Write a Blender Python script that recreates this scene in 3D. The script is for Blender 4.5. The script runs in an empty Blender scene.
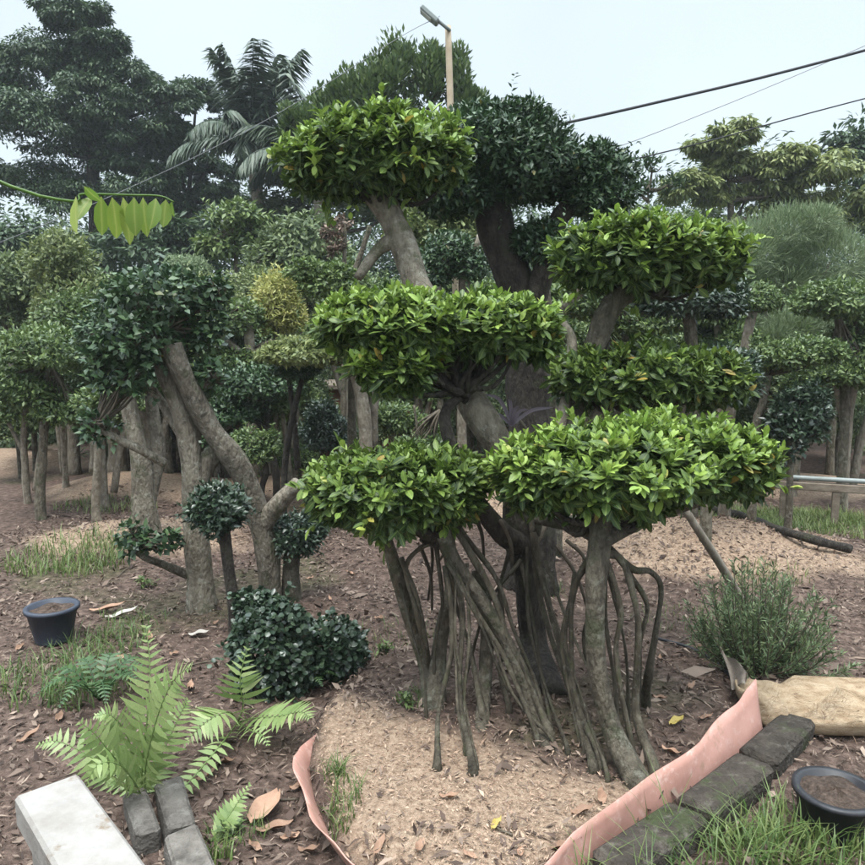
import bpy, math, random
import numpy as np
from mathutils import Vector
random.seed(4)
S = bpy.context.scene
C = S.collection
PI = math.pi

# ------------------------------------------------------------------ camera model (pixels of the 865 photograph -> metres)
CAMZ, PITCH, F = 1.6, math.radians(7.0), 746.0
cp, sp = math.cos(PITCH), math.sin(PITCH)

def P(px, py, Y):
    """the point that stands at distance Y (metres north of the camera) seen at a place of the survey photograph"""
    u, v = (px - 432.5) / F, (432.5 - py) / F
    t = Y / (cp + v * sp)
    return np.array((u * t, Y, CAMZ + t * (-sp + v * cp)))

def sn(x, y, s=1.0, o=0.0):
    """cheap smooth noise in -1..1"""
    x, y = x * s + o, y * s - o * .7
    return (np.sin(x * 1.3 + 1.7 * np.sin(y * .9 + .4)) + np.sin(y * 1.7 + 1.3 * np.sin(x * 1.1 + 2.)) +
            .5 * np.sin(2.9 * x + 3.3 * y + 1.1) + .5 * np.sin(3.7 * x - 2.6 * y)) / 3.0

def sst(a, b, x):
    t = np.clip((np.asarray(x, float) - a) / (b - a), 0, 1)
    return t * t * (3 - 2 * t)

BED = (0.40, 2.84, .90, 1.10)      # centre x, y, radii
LA, LB = np.array((.43, 2.06)), np.array((1.27, 2.79))       # the straight kerb side
def bed_r(x, y):
    d = ((x - LA[0]) * (LB[1] - LA[1]) - (y - LA[1]) * (LB[0] - LA[0])) / np.hypot(*(LB - LA))     # positive outside
    return np.maximum(bed_e(x, y), 1.0 + d / .9)
def bed_e(x, y):
    return np.sqrt(((x - BED[0]) / BED[2]) ** 2 + ((y - BED[1]) / BED[3]) ** 2)
MOUNDS = [(-3.2, 7.9, 1.3, 1.0, .20), (-2.35, 5.9, 1.2, .85, .13), (2.05, 5.55, 1.55, 1.1, .22), (-.4, 5.6, 1.2, .8, .10),
          (.9, 7.2, 1.6, .9, .12), (-1.3, 8.0, 1.5, .9, .14), (3.9, 8.0, 1.5, 1., .15), (-5.5, 9.5, 1.6, 1.2, .2)]
def gz(x, y):
    x = np.asarray(x, float); y = np.asarray(y, float)
    z = .018 * sn(x, y, 1.6) + .010 * sn(x, y, 5.1, 3.) + .004 * sn(x, y, 14., 1.)
    z = z + .085 * (1 - sst(.90, 1.03, bed_r(x, y))) + .05 * (1 - sst(0, .8, bed_r(x, y)))
    for mx, my, rx, ry, h in MOUNDS:
        r = np.sqrt(((x - mx) / rx) ** 2 + ((y - my) / ry) ** 2)
        z = z + h * (1 - sst(.1, 1.0, r))
    return z

def Gd(px, py):
    u, v = (px - 432.5) / F, (432.5 - py) / F
    z = 0.0
    for _ in range(12):
        t = (CAMZ - z) / (sp - v * cp)
        x, y = u * t, t * (cp + v * sp)
        z = float(gz(x, y))
    return np.array((x, y, z))

def norm(a):
    a = np.asarray(a, float)
    return a / np.maximum(np.linalg.norm(a, axis=-1, keepdims=True), 1e-9)

# ------------------------------------------------------------------ mesh building
class MB:
    def __init__(s):
        s.v, s.f, s.n, s.age, s.rib = [], [], 0, [], []
    def add(s, verts, faces, age=0.0, rib=None):
        verts = np.asarray(verts, np.float32).reshape(-1, 3)
        for fa in faces:
            s.f.append(np.asarray(fa, np.int32) + s.n)
        s.v.append(verts); s.n += len(verts)
        a = np.asarray(age, np.float32)
        s.age.append(np.full(len(verts), a, np.float32) if a.ndim == 0 else a)
        s.rib.append(np.zeros(len(verts), np.float32) if rib is None else np.asarray(rib, np.float32))
    def build(s, name, mat, parent=None, smooth=True, label=None):
        me = bpy.data.meshes.new(name)
        if s.n:
            V = np.concatenate(s.v)
            if parent is not None:
                V = V - np.array(origin(parent), np.float32)
            me.vertices.add(len(V)); me.vertices.foreach_set('co', V.ravel())
            li = np.concatenate([f.ravel() for f in s.f])
            tot = np.concatenate([np.full(len(f), f.shape[1], np.int32) for f in s.f])
            st = np.concatenate([[0], np.cumsum(tot)[:-1]]).astype(np.int32)
            me.loops.add(len(li)); me.loops.foreach_set('vertex_index', li)
            me.polygons.add(len(tot)); me.polygons.foreach_set('loop_start', st)
            me.update(calc_edges=True)
            me.polygons.foreach_set('use_smooth', np.full(len(tot), smooth, bool))
            at = me.attributes.new('age', 'FLOAT', 'POINT'); at.data.foreach_set('value', np.concatenate(s.age))
            if any(r.any() for r in s.rib):
                at = me.attributes.new('rib', 'FLOAT', 'POINT'); at.data.foreach_set('value', np.concatenate(s.rib))
            me.validate()
        o = bpy.data.objects.new(name, me); C.objects.link(o)
        me.materials.append(mat)
        if parent is not None:
            o.parent = parent
        if label: o['label'] = label
        return o

def origin(o):
    p = Vector((0, 0, 0))
    while o is not None:
        p = p + o.location; o = o.parent
    return p

def thing(name, label, cat, loc, group=None):
    o = bpy.data.objects.new(name, None); C.objects.link(o)
    o.empty_display_size = .1
    o.location = [float(c) for c in loc]
    o['label'] = label; o['category'] = cat
    if group: o['group'] = group
    return o

def tag(o, label, cat, group=None):
    o['label'] = label; o['category'] = cat
    if group: o['group'] = group
    return o

def catmull(pts, per=6):
    pts = np.asarray(pts, float)
    if len(pts) < 3:
        t = np.linspace(0, 1, per + 1)[:, None]
        return pts[0] * (1 - t) + pts[-1] * t
    p = np.vstack([2 * pts[0] - pts[1], pts, 2 * pts[-1] - pts[-2]])
    out = []
    for i in range(1, len(p) - 2):
        for k in range(per):
            t = k / per
            a, b, c, d = p[i - 1], p[i], p[i + 1], p[i + 2]
            out.append(.5 * (2 * b + (c - a) * t + (2 * a - 5 * b + 4 * c - d) * t * t + (3 * b - a - 3 * c + d) * t ** 3))
    out.append(p[-2])
    return np.array(out)

def tube(mb, pts, radii, per=6, segs=10, knob=.10, seed=0, flare=0.0, cap=True, fine=9.0):
    """a tapered, slightly knobbly tube along a smooth curve"""
    rng = np.random.default_rng(seed)
    q = catmull(pts, per)
    n = len(q)
    r = np.interp(np.linspace(0, 1, n), np.linspace(0, 1, len(radii)), radii)
    if flare:
        r = r * (1 + flare * np.exp(-np.arange(n) / max(1., n * .07)))
    t = np.gradient(q, axis=0); t = norm(t)
    ref = np.array((0., 0., 1.)) if abs(t[0][2]) < .9 else np.array((1., 0., 0.))
    u = norm(np.cross(t[0], ref)); rings = []
    ang = np.linspace(0, 2 * PI, segs, endpoint=False)
    ph = rng.uniform(0, 6.28, 6)
    arc = np.concatenate([[0], np.cumsum(np.linalg.norm(np.diff(q, axis=0), axis=1))])
    for i in range(n):
        u = norm(u - t[i] * np.dot(u, t[i])); w = np.cross(t[i], u)
        rr = r[i] * (1 + knob * (.5 * np.sin(2 * ang + ph[0] + fine * .5 * arc[i]) + .4 * np.sin(3 * ang + ph[1] - fine * arc[i]) +
                                 .5 * np.sin(ang + ph[2] + fine * 1.3 * arc[i]) + .35 * math.sin(fine * 2.1 * arc[i] + ph[3])))
        rings.append(q[i] + np.outer(np.cos(ang) * rr, u) + np.outer(np.sin(ang) * rr, w))
    V = np.concatenate(rings)
    i = np.arange(n - 1)[:, None] * segs; k = np.arange(segs)[None, :]; k2 = (k + 1) % segs
    Q = np.stack([i + k, i + k2, i + segs + k2, i + segs + k], -1).reshape(-1, 4)
    faces = [Q]
    if cap:
        V = np.vstack([V, q[0], q[-1]]); a, b = len(V) - 2, len(V) - 1
        kk = np.arange(segs); kk2 = (kk + 1) % segs
        faces.append(np.stack([kk2, kk, np.full(segs, a)], -1))
        faces.append(np.stack([(n - 1) * segs + kk, (n - 1) * segs + kk2, np.full(segs, b)], -1))
    mb.add(V, faces)
    return q

BIG = (np.array([[0, 0, 0], [.30, .82, .10], [.30, 0, 0], [.30, -.82, .10], [.62, .92, .12], [.62, 0, 0], [.62, -.92, .12],
                 [.86, .5, .06], [.86, 0, 0], [.86, -.5, .06], [1, 0, 0]]),
       [np.array([[0, 2, 1], [0, 3, 2], [7, 8, 10], [8, 9, 10]]),
        np.array([[1, 2, 5, 4], [2, 3, 6, 5], [4, 5, 8, 7], [5, 6, 9, 8]])])
MID = (np.array([[0, 0, 0], [.45, 1, .14], [.5, 0, 0], [.45, -1, .14], [1, 0, 0]]),
       [np.array([[0, 2, 1], [0, 3, 2], [1, 2, 4], [2, 3, 4]])])
ROUND = (np.array([[0, 0, 0], [.22, .75, .05], [.55, 1, .08], [.85, .7, .06], [1, 0, 0], [.85, -.7, .06], [.55, -1, .08], [.22, -.75, .05], [.5, 0, -.03]]),
         [np.array([[8, (i + 1) % 8, i] for i in range(8)])])
SMALL = (np.array([[0, 0, 0], [.5, 1, .12], [1, 0, 0], [.5, -1, .12]]), [np.array([[0, 3, 2], [0, 2, 1]])])
LANCE = (np.array([[0, .25, 0], [0, -.25, 0], [.15, 1, .05], [.15, -1, .05], [.5, .85, .1], [.5, -.85, .1], [1, 0, 0]]),
         [np.array([[0, 1, 3, 2], [2, 3, 5, 4]]), np.array([[4, 5, 6]])])

def leaves(mb, pos, d, up, L, W, curl=0.0, kind=MID, age=0.0):
    pos = np.asarray(pos, float); N = len(pos)
    if N == 0: return
    d = norm(d); s = norm(np.cross(up, d)); n = np.cross(d, s)
    T, Fa = kind; k = len(T)
    L = np.broadcast_to(np.asarray(L, float), (N,))[:, None, None]; W = np.broadcast_to(np.asarray(W, float), (N,))[:, None, None]
    cu = np.broadcast_to(np.asarray(curl, float), (N,))[:, None, None]
    t = T[None, :, 0:1]
    V = pos[:, None] + d[:, None] * (t * L) + s[:, None] * (T[None, :, 1:2] * W * .5) + n[:, None] * (T[None, :, 2:3] * W - cu * L * t * t)
    off = (np.arange(N) * k)[:, None, None]
    faces = [(f[None] + off).reshape(-1, f.shape[1]) for f in Fa]
    a = np.asarray(age, float)
    mb.add(V.reshape(-1, 3), faces, np.repeat(np.broadcast_to(a, (N,)), k), np.tile(np.abs(T[:, 1]) < .01, N) if kind is BIG else None)

def rdir(rng, n):
    return norm(rng.normal(size=(n, 3)))

def on_ellipsoids(rng, ells, n, depth=(.82, 1.0), bottom=.45, lump=.10, zmin=-1., flat=1.0):
    """random points near the surface of a union of domes; returns points and outward normals"""
    ells = [tuple(e) for e in ells]
    ar = np.array([(e[3] * e[4] + e[3] * e[5] + e[4] * e[5]) for e in ells]); ar = ar / ar.sum()
    ch = rng.choice(len(ells), n, p=ar)
    E = np.array(ells)[ch]
    d = rdir(rng, n)
    if zmin > -1:
        d[:, 2] = zmin + (1 - zmin) * np.abs(d[:, 2]); d = norm(d)
    nrm = norm(d / E[:, 3:6])
    R = E[:, 3:6].copy()
    R[:, 2] = np.where(d[:, 2] < 0, R[:, 2] * bottom, R[:, 2])
    lum = 1 + lump * sn(d[:, 0] * 2.3 + E[:, 0] * 3, d[:, 1] * 2.3 + d[:, 2] * 2.9, 1.7, 1.3)
    f = rng.uniform(depth[0], depth[1], n) * lum
    d2 = d.copy(); d2[:, 2] = np.sign(d[:, 2]) * np.abs(d[:, 2]) ** flat
    p = E[:, 0:3] + d2 * R * f[:, None]
    keep = np.ones(n, bool)
    for j, e in enumerate(ells):
        q = (p - np.array(e[:3])) / np.array(e[3:6])
        q[:, 2] = np.where(q[:, 2] < 0, q[:, 2] / bottom, q[:, 2])
        keep &= ~((np.linalg.norm(q, axis=1) < .74) & (ch != j))
    return p[keep], nrm[keep]

def rosettes(mb, rng, pos, axis, L, W, k=8, young=3, ymix=1.0, kind=BIG):
    """shoots: whorls of leaves, the youngest upright at the tip"""
    N = len(pos)
    if N == 0: return
    axis = norm(axis)
    ref = np.where(np.abs(axis[:, 2:3]) < .9, np.array([[0, 0, 1.]]), np.array([[1., 0, 0]]))
    u = norm(np.cross(axis, ref)); w = np.cross(axis, u)
    ph0 = rng.uniform(0, 6.28, N)
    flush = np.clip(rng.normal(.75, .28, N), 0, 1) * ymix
    for j in range(k):
        tip = j < young
        ph = ph0 + j * 2.4 + rng.normal(0, .25, N)
        el = (rng.normal(.95, .2, N) if tip else rng.normal(.42 - .06 * (j - young), .25, N))
        d = (np.cos(ph)[:, None] * u + np.sin(ph)[:, None] * w) * np.cos(el)[:, None] + axis * np.sin(el)[:, None]
        base = pos - axis * (.007 * j + rng.uniform(0, .012, N))[:, None]
        ll = L * rng.uniform(.75, 1.15, N) * (.75 if tip else 1.08)
        leaves(mb, base, d, axis + .15 * rng.normal(size=(N, 3)), ll, W * ll / np.mean(L) * rng.uniform(.85, 1.15, N),
               rng.uniform(.02, .30, N), kind, np.clip(flush * (1.0 if tip else rng.uniform(.15, .75, N)), 0, 1))

def leaf_cloud(mb, rng, ells, L, W, cover=2.6, kind=SMALL, bottom=.5, lump=.14, inner=.35, ymean=.35, droop=.0):
    A = sum(4 * PI * ((e[3] * e[4]) ** 1.6 / 3 + (e[3] * e[5]) ** 1.6 / 3 + (e[4] * e[5]) ** 1.6 / 3) ** (1 / 1.6) for e in ells) * .8
    n = int(A / (L * W * .55) * cover)
    p, nr = on_ellipsoids(rng, ells, n, (.80, 1.04), bottom, lump)
    d = nr * .55 + rdir(rng, len(p)) * .8 + np.array([0, 0, .25 - droop])
    up = nr * .7 + np.array([0, 0, .7]) + .45 * rdir(rng, len(p))
    # tufted: pull the leaves towards random shoot centres so that gaps open between them
    leaves(mb, p, d, up, L * rng.uniform(.7, 1.2, len(p)), W * rng.uniform(.8, 1.2, len(p)), rng.uniform(0, .3, len(p)), kind,
           np.clip(rng.normal(ymean, .3, len(p)), 0, 1))
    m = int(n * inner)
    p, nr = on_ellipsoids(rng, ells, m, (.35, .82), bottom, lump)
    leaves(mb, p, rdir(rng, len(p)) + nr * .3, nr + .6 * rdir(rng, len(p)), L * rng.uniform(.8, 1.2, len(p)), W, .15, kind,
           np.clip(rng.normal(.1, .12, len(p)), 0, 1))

def sprigs(mb, rng, ells, n, L, W, reach, kind=SMALL, bottom=.6, age=.6):
    p, nr = on_ellipsoids(rng, ells, n, (.90, 1.02), bottom, .1)
    d = norm(nr + .45 * rdir(rng, len(p)) + np.array([0, 0, .35])); rr = reach * rng.uniform(.4, 1.3, len(p)); m = 8
    for j in range(m):
        t = (j + 1) / m
        q = p + d * (rr * t)[:, None] + np.array([0, 0, -.25]) * (rr * t * t)[:, None]
        leaves(mb, q, d * .6 + .75 * rdir(rng, len(p)), np.array([0, 0, 1.]) + .4 * rdir(rng, len(p)), L * rng.uniform(.65, 1.1, len(p)), W, .15, kind, np.clip(rng.normal(age, .25, len(p)), 0, 1))

def blades(mb, rng, xy, h, w, lean=.5, seg=3, age=.5, zoff=0.0):
    """grass blades from points on the ground"""
    N = len(xy)
    if N == 0: return
    base = np.column_stack([xy, gz(xy[:, 0], xy[:, 1]) + zoff])
    a = rng.uniform(0, 2 * PI, N); hh = h * rng.uniform(.5, 1.2, N); ln = lean * rng.uniform(.2, 1.3, N)
    out = np.column_stack([np.cos(a), np.sin(a), np.zeros(N)]); side = np.column_stack([-np.sin(a), np.cos(a), np.zeros(N)])
    rows = []
    for i in range(seg + 1):
        t = i / seg
        c = base + out * (hh * ln * t * t)[:, None] + np.array([0, 0, 1]) * (hh * (t - .28 * ln * t * t))[:, None]
        ww = w * (1 - t ** 1.5) + .0004
        rows += [c - side * ww * .5, c + side * ww * .5]
    V = np.stack(rows, 1); k = V.shape[1]
    fa = np.array([[2 * i, 2 * i + 1, 2 * i + 3, 2 * i + 2] for i in range(seg)])
    mb.add(V.reshape(-1, 3), [(fa[None] + (np.arange(N) * k)[:, None, None]).reshape(-1, 4)],
           np.repeat(np.clip(rng.normal(age, .25, N), 0, 1), k))

def box(mb, c, ax, half, jit=0.0, bev=.012, seed=0):
    """a rounded-edge block: c centre, ax 3 unit axes, half sizes"""
    rng = np.random.default_rng(seed)
    V = []; idx = {}
    h = np.array(half); b = min(bev, min(half) * .45)
    pts = []
    for sx in (-1, 1):
        for sy in (-1, 1):
            for sz in (-1, 1):
                s = np.array((sx, sy, sz)); j = rng.normal(0, jit, 3) if jit else 0
                for k in range(3):
                    e = h - b; e = e.copy(); e[k] = h[k]
                    idx[(sx, sy, sz, k)] = len(pts); pts.append(s * e + j)
    pts = np.array(pts)
    V = np.array(c) + pts @ np.array(ax)
    q, t = [], []
    I = lambda a, k: idx[(a[0], a[1], a[2], k)]
    for k in range(3):
        i, j = (k + 1) % 3, (k + 2) % 3
        for s in (-1, 1):
            ring = []
            for a, bb in ((-1, -1), (1, -1), (1, 1), (-1, 1)):
                v = [0, 0, 0]; v[k] = s; v[i] = a; v[j] = bb; ring.append(I(v, k))
            q.append(ring if s > 0 else ring[::-1])
        for a in (-1, 1):
            for bb in (-1, 1):
                v0 = [0, 0, 0]; v1 = [0, 0, 0]
                v0[k] = -1; v1[k] = 1; v0[i] = v1[i] = a; v0[j] = v1[j] = bb
                q.append([I(v0, i), I(v1, i), I(v1, j), I(v0, j)] if a * bb > 0 else [I(v0, j), I(v1, j), I(v1, i), I(v0, i)])
    for sx in (-1, 1):
        for sy in (-1, 1):
            for sz in (-1, 1):
                r = [I((sx, sy, sz), k) for k in range(3)]
                t.append(r if sx * sy * sz > 0 else r[::-1])
    mb.add(V, [np.array(q), np.array(t)])

# ------------------------------------------------------------------ materials
def mat_base(name):
    m = bpy.data.materials.new(name); m.use_nodes = True
    nt = m.node_tree; nt.nodes.clear()
    out = nt.nodes.new('ShaderNodeOutputMaterial')
    return m, nt, out
def N(nt, t, **kw):
    n = nt.nodes.new(t)
    for k, v in kw.items(): setattr(n, k, v)
    return n
def ramp(nt, stops):
    r = N(nt, 'ShaderNodeValToRGB'); e = r.color_ramp.elements
    while len(e) < len(stops): e.new(.5)
    for el, (p, c) in zip(e, stops):
        el.position = p; el.color = (*c, 1)
    return r

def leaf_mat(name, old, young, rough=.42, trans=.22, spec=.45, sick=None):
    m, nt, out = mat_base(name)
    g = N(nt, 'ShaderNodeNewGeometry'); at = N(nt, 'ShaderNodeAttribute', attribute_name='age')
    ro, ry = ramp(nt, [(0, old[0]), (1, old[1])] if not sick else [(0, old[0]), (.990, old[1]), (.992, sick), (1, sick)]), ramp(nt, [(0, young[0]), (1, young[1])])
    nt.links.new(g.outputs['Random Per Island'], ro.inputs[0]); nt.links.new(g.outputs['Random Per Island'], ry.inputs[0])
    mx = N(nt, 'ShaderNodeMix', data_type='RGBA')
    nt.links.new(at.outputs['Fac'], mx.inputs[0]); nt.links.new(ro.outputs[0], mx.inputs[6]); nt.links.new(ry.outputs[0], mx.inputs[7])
    rb = N(nt, 'ShaderNodeAttribute', attribute_name='rib'); pw = N(nt, 'ShaderNodeMath', operation='POWER'); pw.inputs[1].default_value = 9
    nt.links.new(rb.outputs['Fac'], pw.inputs[0])
    ml = N(nt, 'ShaderNodeMath', operation='MULTIPLY'); ml.inputs[1].default_value = .45; nt.links.new(pw.outputs[0], ml.inputs[0])
    mxr = N(nt, 'ShaderNodeMix', data_type='RGBA'); nt.links.new(ml.outputs[0], mxr.inputs[0]); nt.links.new(mx.outputs[2], mxr.inputs[6])
    mxr.inputs[7].default_value = (min(1, young[1][0] * 1.3), min(1, young[1][1] * 1.15), young[1][2] * 1.6, 1); mx = mxr
    nz = N(nt, 'ShaderNodeTexNoise'); nz.inputs['Scale'].default_value = 55; nz.inputs['Detail'].default_value = 2
    hs = N(nt, 'ShaderNodeHueSaturation'); mr = N(nt, 'ShaderNodeMapRange'); mr.inputs[3].default_value = .7; mr.inputs[4].default_value = 1.3
    nt.links.new(nz.outputs[0], mr.inputs[0]); nt.links.new(mr.outputs[0], hs.inputs['Value']); nt.links.new(mx.outputs[2], hs.inputs['Color'])
    b = N(nt, 'ShaderNodeBsdfPrincipled'); b.inputs['Roughness'].default_value = rough; b.inputs['Specular IOR Level'].default_value = spec
    nt.links.new(hs.outputs[0], b.inputs['Base Color'])
    tr = N(nt, 'ShaderNodeBsdfTranslucent'); nt.links.new(hs.outputs[0], tr.inputs['Color'])
    ms = N(nt, 'ShaderNodeMixShader'); ms.inputs[0].default_value = trans
    nt.links.new(b.outputs[0], ms.inputs[1]); nt.links.new(tr.outputs[0], ms.inputs[2]); nt.links.new(ms.outputs[0], out.inputs[0])
    return m

def rough_mat(name, stops, scale=6, rough=.85, bump=.5, bscale=40, patch=None, stretch=(1, 1, 1), spec=.3, pscale=9, pamt=.55, dist=.01, detail=6, patch2=None):
    m, nt, out = mat_base(name)
    tc = N(nt, 'ShaderNodeTexCoord'); mp = N(nt, 'ShaderNodeMapping'); mp.inputs['Scale'].default_value = stretch
    nt.links.new(tc.outputs['Object'], mp.inputs[0])
    n1 = N(nt, 'ShaderNodeTexNoise'); n1.inputs['Scale'].default_value = scale; n1.inputs['Detail'].default_value = detail; n1.inputs['Roughness'].default_value = .65
    nt.links.new(mp.outputs[0], n1.inputs[0])
    r = ramp(nt, stops); nt.links.new(n1.outputs[0], r.inputs[0]); col = r.outputs[0]
    if patch:
        n2 = N(nt, 'ShaderNodeTexNoise'); n2.inputs['Scale'].default_value = pscale; n2.inputs['Detail'].default_value = 5
        n2.inputs['Roughness'].default_value = .7
        nt.links.new(tc.outputs['Object'], n2.inputs[0])
        r2 = ramp(nt, [(pamt, (0, 0, 0)), (pamt + .10, (1, 1, 1))]); nt.links.new(n2.outputs[0], r2.inputs[0])
        mx = N(nt, 'ShaderNodeMix', data_type='RGBA'); nt.links.new(r2.outputs[0], mx.inputs[0]); nt.links.new(col, mx.inputs[6])
        mx.inputs[7].default_value = (*patch, 1); col = mx.outputs[2]
    if patch2:
        n4 = N(nt, 'ShaderNodeTexNoise'); n4.inputs['Scale'].default_value = pscale * 2.3; n4.inputs['Detail'].default_value = 6; n4.inputs['Roughness'].default_value = .75
        m4 = N(nt, 'ShaderNodeMapping'); m4.inputs['Location'].default_value = (3.1, 7.7, 1.9); nt.links.new(tc.outputs['Object'], m4.inputs[0]); nt.links.new(m4.outputs[0], n4.inputs[0])
        r4 = ramp(nt, [(.54, (0, 0, 0)), (.66, (.85, .85, .85))]); nt.links.new(n4.outputs[0], r4.inputs[0])
        mx = N(nt, 'ShaderNodeMix', data_type='RGBA'); nt.links.new(r4.outputs[0], mx.inputs[0]); nt.links.new(col, mx.inputs[6]); mx.inputs[7].default_value = (*patch2, 1); col = mx.outputs[2]
    oi = N(nt, 'ShaderNodeObjectInfo'); mo = N(nt, 'ShaderNodeMapRange'); mo.inputs[3].default_value = .78; mo.inputs[4].default_value = 1.25
    hv = N(nt, 'ShaderNodeHueSaturation'); nt.links.new(oi.outputs['Random'], mo.inputs[0]); nt.links.new(mo.outputs[0], hv.inputs['Value']); nt.links.new(col, hv.inputs['Color']); col = hv.outputs[0]
    b = N(nt, 'ShaderNodeBsdfPrincipled'); b.inputs['Roughness'].default_value = rough; b.inputs['Specular IOR Level'].default_value = spec
    nt.links.new(col, b.inputs['Base Color'])
    n3 = N(nt, 'ShaderNodeTexNoise'); n3.inputs['Scale'].default_value = bscale; n3.inputs['Detail'].default_value = 5; nt.links.new(mp.outputs[0], n3.inputs[0])
    bp = N(nt, 'ShaderNodeBump'); bp.inputs['Strength'].default_value = bump; bp.inputs['Distance'].default_value = dist
    nt.links.new(n3.outputs[0], bp.inputs['Height']); nt.links.new(bp.outputs[0], b.inputs['Normal'])
    nt.links.new(b.outputs[0], out.inputs[0])
    return m

M = {}
# foliage
M['topiary'] = leaf_mat('topiary_leaf', [(.014, .032, .010), (.038, .074, .018)], [(.145, .245, .036), (.275, .375, .070)], .48, .27, .4, (.30, .20, .04))  # old tones: older leaves, deepened further to paint shade inside and under pads
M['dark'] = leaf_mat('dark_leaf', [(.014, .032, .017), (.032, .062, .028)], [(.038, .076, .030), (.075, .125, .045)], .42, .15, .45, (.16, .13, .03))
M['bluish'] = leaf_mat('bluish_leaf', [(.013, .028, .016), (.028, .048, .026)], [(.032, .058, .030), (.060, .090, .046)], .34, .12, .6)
M['green'] = leaf_mat('green_leaf', [(.036, .066, .024), (.068, .112, .036)], [(.105, .16, .045), (.18, .235, .072)], .45, .25)
M['yellow'] = leaf_mat('yellow_leaf', [(.22, .25, .06), (.30, .32, .09)], [(.40, .38, .12), (.50, .46, .18)], .5, .3)
M['olive'] = leaf_mat('olive_leaf', [(.08, .115, .04), (.13, .165, .06)], [(.21, .25, .08), (.30, .32, .12)], .5, .3)
M['far'] = leaf_mat('far_leaf', [(.022, .046, .024), (.042, .076, .036)], [(.07, .115, .048), (.12, .17, .068)], .55, .2)
M['mass'] = leaf_mat('undergrowth_leaf', [(.050, .080, .036), (.088, .125, .052)], [(.13, .175, .065), (.20, .245, .10)], .55, .25)
M['needle'] = leaf_mat('needle_leaf', [(.11, .16, .08), (.16, .215, .11)], [(.20, .26, .13), (.28, .34, .18)], .55, .25)
M['needle_bush'] = leaf_mat('needle_bush_leaf', [(.065, .105, .05), (.105, .155, .075)], [(.15, .21, .095), (.24, .28, .13)], .5, .2)
M['fern'] = leaf_mat('fern_leaf', [(.12, .19, .055), (.17, .24, .075)], [(.22, .29, .10), (.32, .37, .16)], .45, .3)
M['fern_dark'] = leaf_mat('dark_fern_leaf', [(.025, .06, .022), (.04, .085, .03)], [(.05, .10, .03), (.08, .14, .045)], .5, .25)
M['lime'] = leaf_mat('lime_leaf', [(.05, .13, .020), (.13, .22, .03)], [(.24, .34, .055), (.36, .40, .09)], .38, .45, .45, None)
M['purple'] = leaf_mat('purple_strap_leaf', [(.10, .075, .10), (.15, .115, .145)], [(.22, .18, .22), (.30, .26, .29)], .4, .2)
M['grass'] = leaf_mat('grass_blade', [(.05, .10, .025), (.08, .14, .035)], [(.13, .19, .05), (.24, .26, .10)], .5, .3)
M['palm'] = leaf_mat('palm_leaf', [(.030, .050, .034), (.05, .075, .045)], [(.065, .095, .055), (.10, .13, .075)], .5, .2)
M['litter'] = leaf_mat('dry_leaf', [(.038, .025, .020), (.110, .074, .058)], [(.20, .145, .112), (.36, .275, .215)], .7, .08, .2)
M['shaving'] = leaf_mat('wood_shaving', [(.19, .118, .082), (.31, .205, .145)], [(.37, .26, .185), (.50, .375, .28)], .8, .05, .15)
# wood, stone
M['bark'] = rough_mat('grey_bark', [(.3, (.042, .035, .026)), (.5, (.100, .084, .061)), (.72, (.19, .165, .122))], 26, .9, 1., 75, (.062, .064, .036), (1, 1, .45), pscale=7, pamt=.52, dist=.02, patch2=(.20, .19, .15))
M['bark_dark'] = rough_mat('dark_bark', [(.3, (.014, .011, .009)), (.5, (.032, .026, .021)), (.72, (.075, .063, .049))], 26, .9, 1., 75, (.040, .040, .023), (1, 1, .45), pscale=8, pamt=.55, dist=.02, patch2=(.075, .066, .052))
M['bark_pale'] = rough_mat('pale_bark', [(.3, (.09, .072, .053)), (.5, (.19, .16, .122)), (.72, (.31, .27, .21))], 22, .9, 1., 60, (.12, .115, .075), (1, 1, .45), pscale=8, pamt=.56, dist=.015, patch2=(.30, .28, .23))
M['root'] = rough_mat('root_bark', [(.3, (.026, .021, .015)), (.5, (.060, .050, .035)), (.72, (.115, .100, .072))], 30, .9, 1., 90, (.060, .060, .032), (1, 1, .3), pscale=14, pamt=.54, dist=.012, patch2=(.12, .11, .085))
M['bark_mottled'] = rough_mat('mottled_bark', [(.3, (.075, .062, .046)), (.5, (.155, .132, .10)), (.72, (.26, .23, .18))], 24, .9, 1., 65, (.085, .083, .05), (1, 1, .45), pscale=9, pamt=.54, dist=.02, patch2=(.29, .275, .225))
M['barewood'] = rough_mat('bare_wood', [(.3, (.20, .165, .125)), (.55, (.31, .265, .21)), (.75, (.40, .35, .29))], 18, .85, .6, 60, (.13, .12, .08), (1, 1, .4), pscale=14, pamt=.62)
M['twig'] = rough_mat('twig_bark', [(.3, (.05, .04, .03)), (.7, (.11, .09, .065))], 30, .9, .3, 80)
M['concrete'] = rough_mat('mossy_concrete', [(.25, (.018, .014, .011)), (.5, (.042, .034, .027)), (.8, (.090, .075, .061))], 14, .95, 1., 60, (.035, .042, .018), pscale=7, pamt=.54, dist=.02, patch2=(.10, .088, .073))
M['paver'] = rough_mat('grey_paver', [(.3, (.060, .052, .044)), (.5, (.12, .106, .092)), (.75, (.19, .17, .15))], 14, .95, 1., 60, (.05, .058, .03), pscale=7, pamt=.57, dist=.015, patch2=(.19, .175, .155))
M['pink'] = rough_mat('pink_plastic', [(.3, (.34, .175, .135)), (.55, (.44, .24, .195)), (.8, (.50, .29, .24))], 5, .55, .08, 30, (.30, .19, .135), pscale=9, pamt=.57, patch2=(.50, .33, .28))
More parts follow.
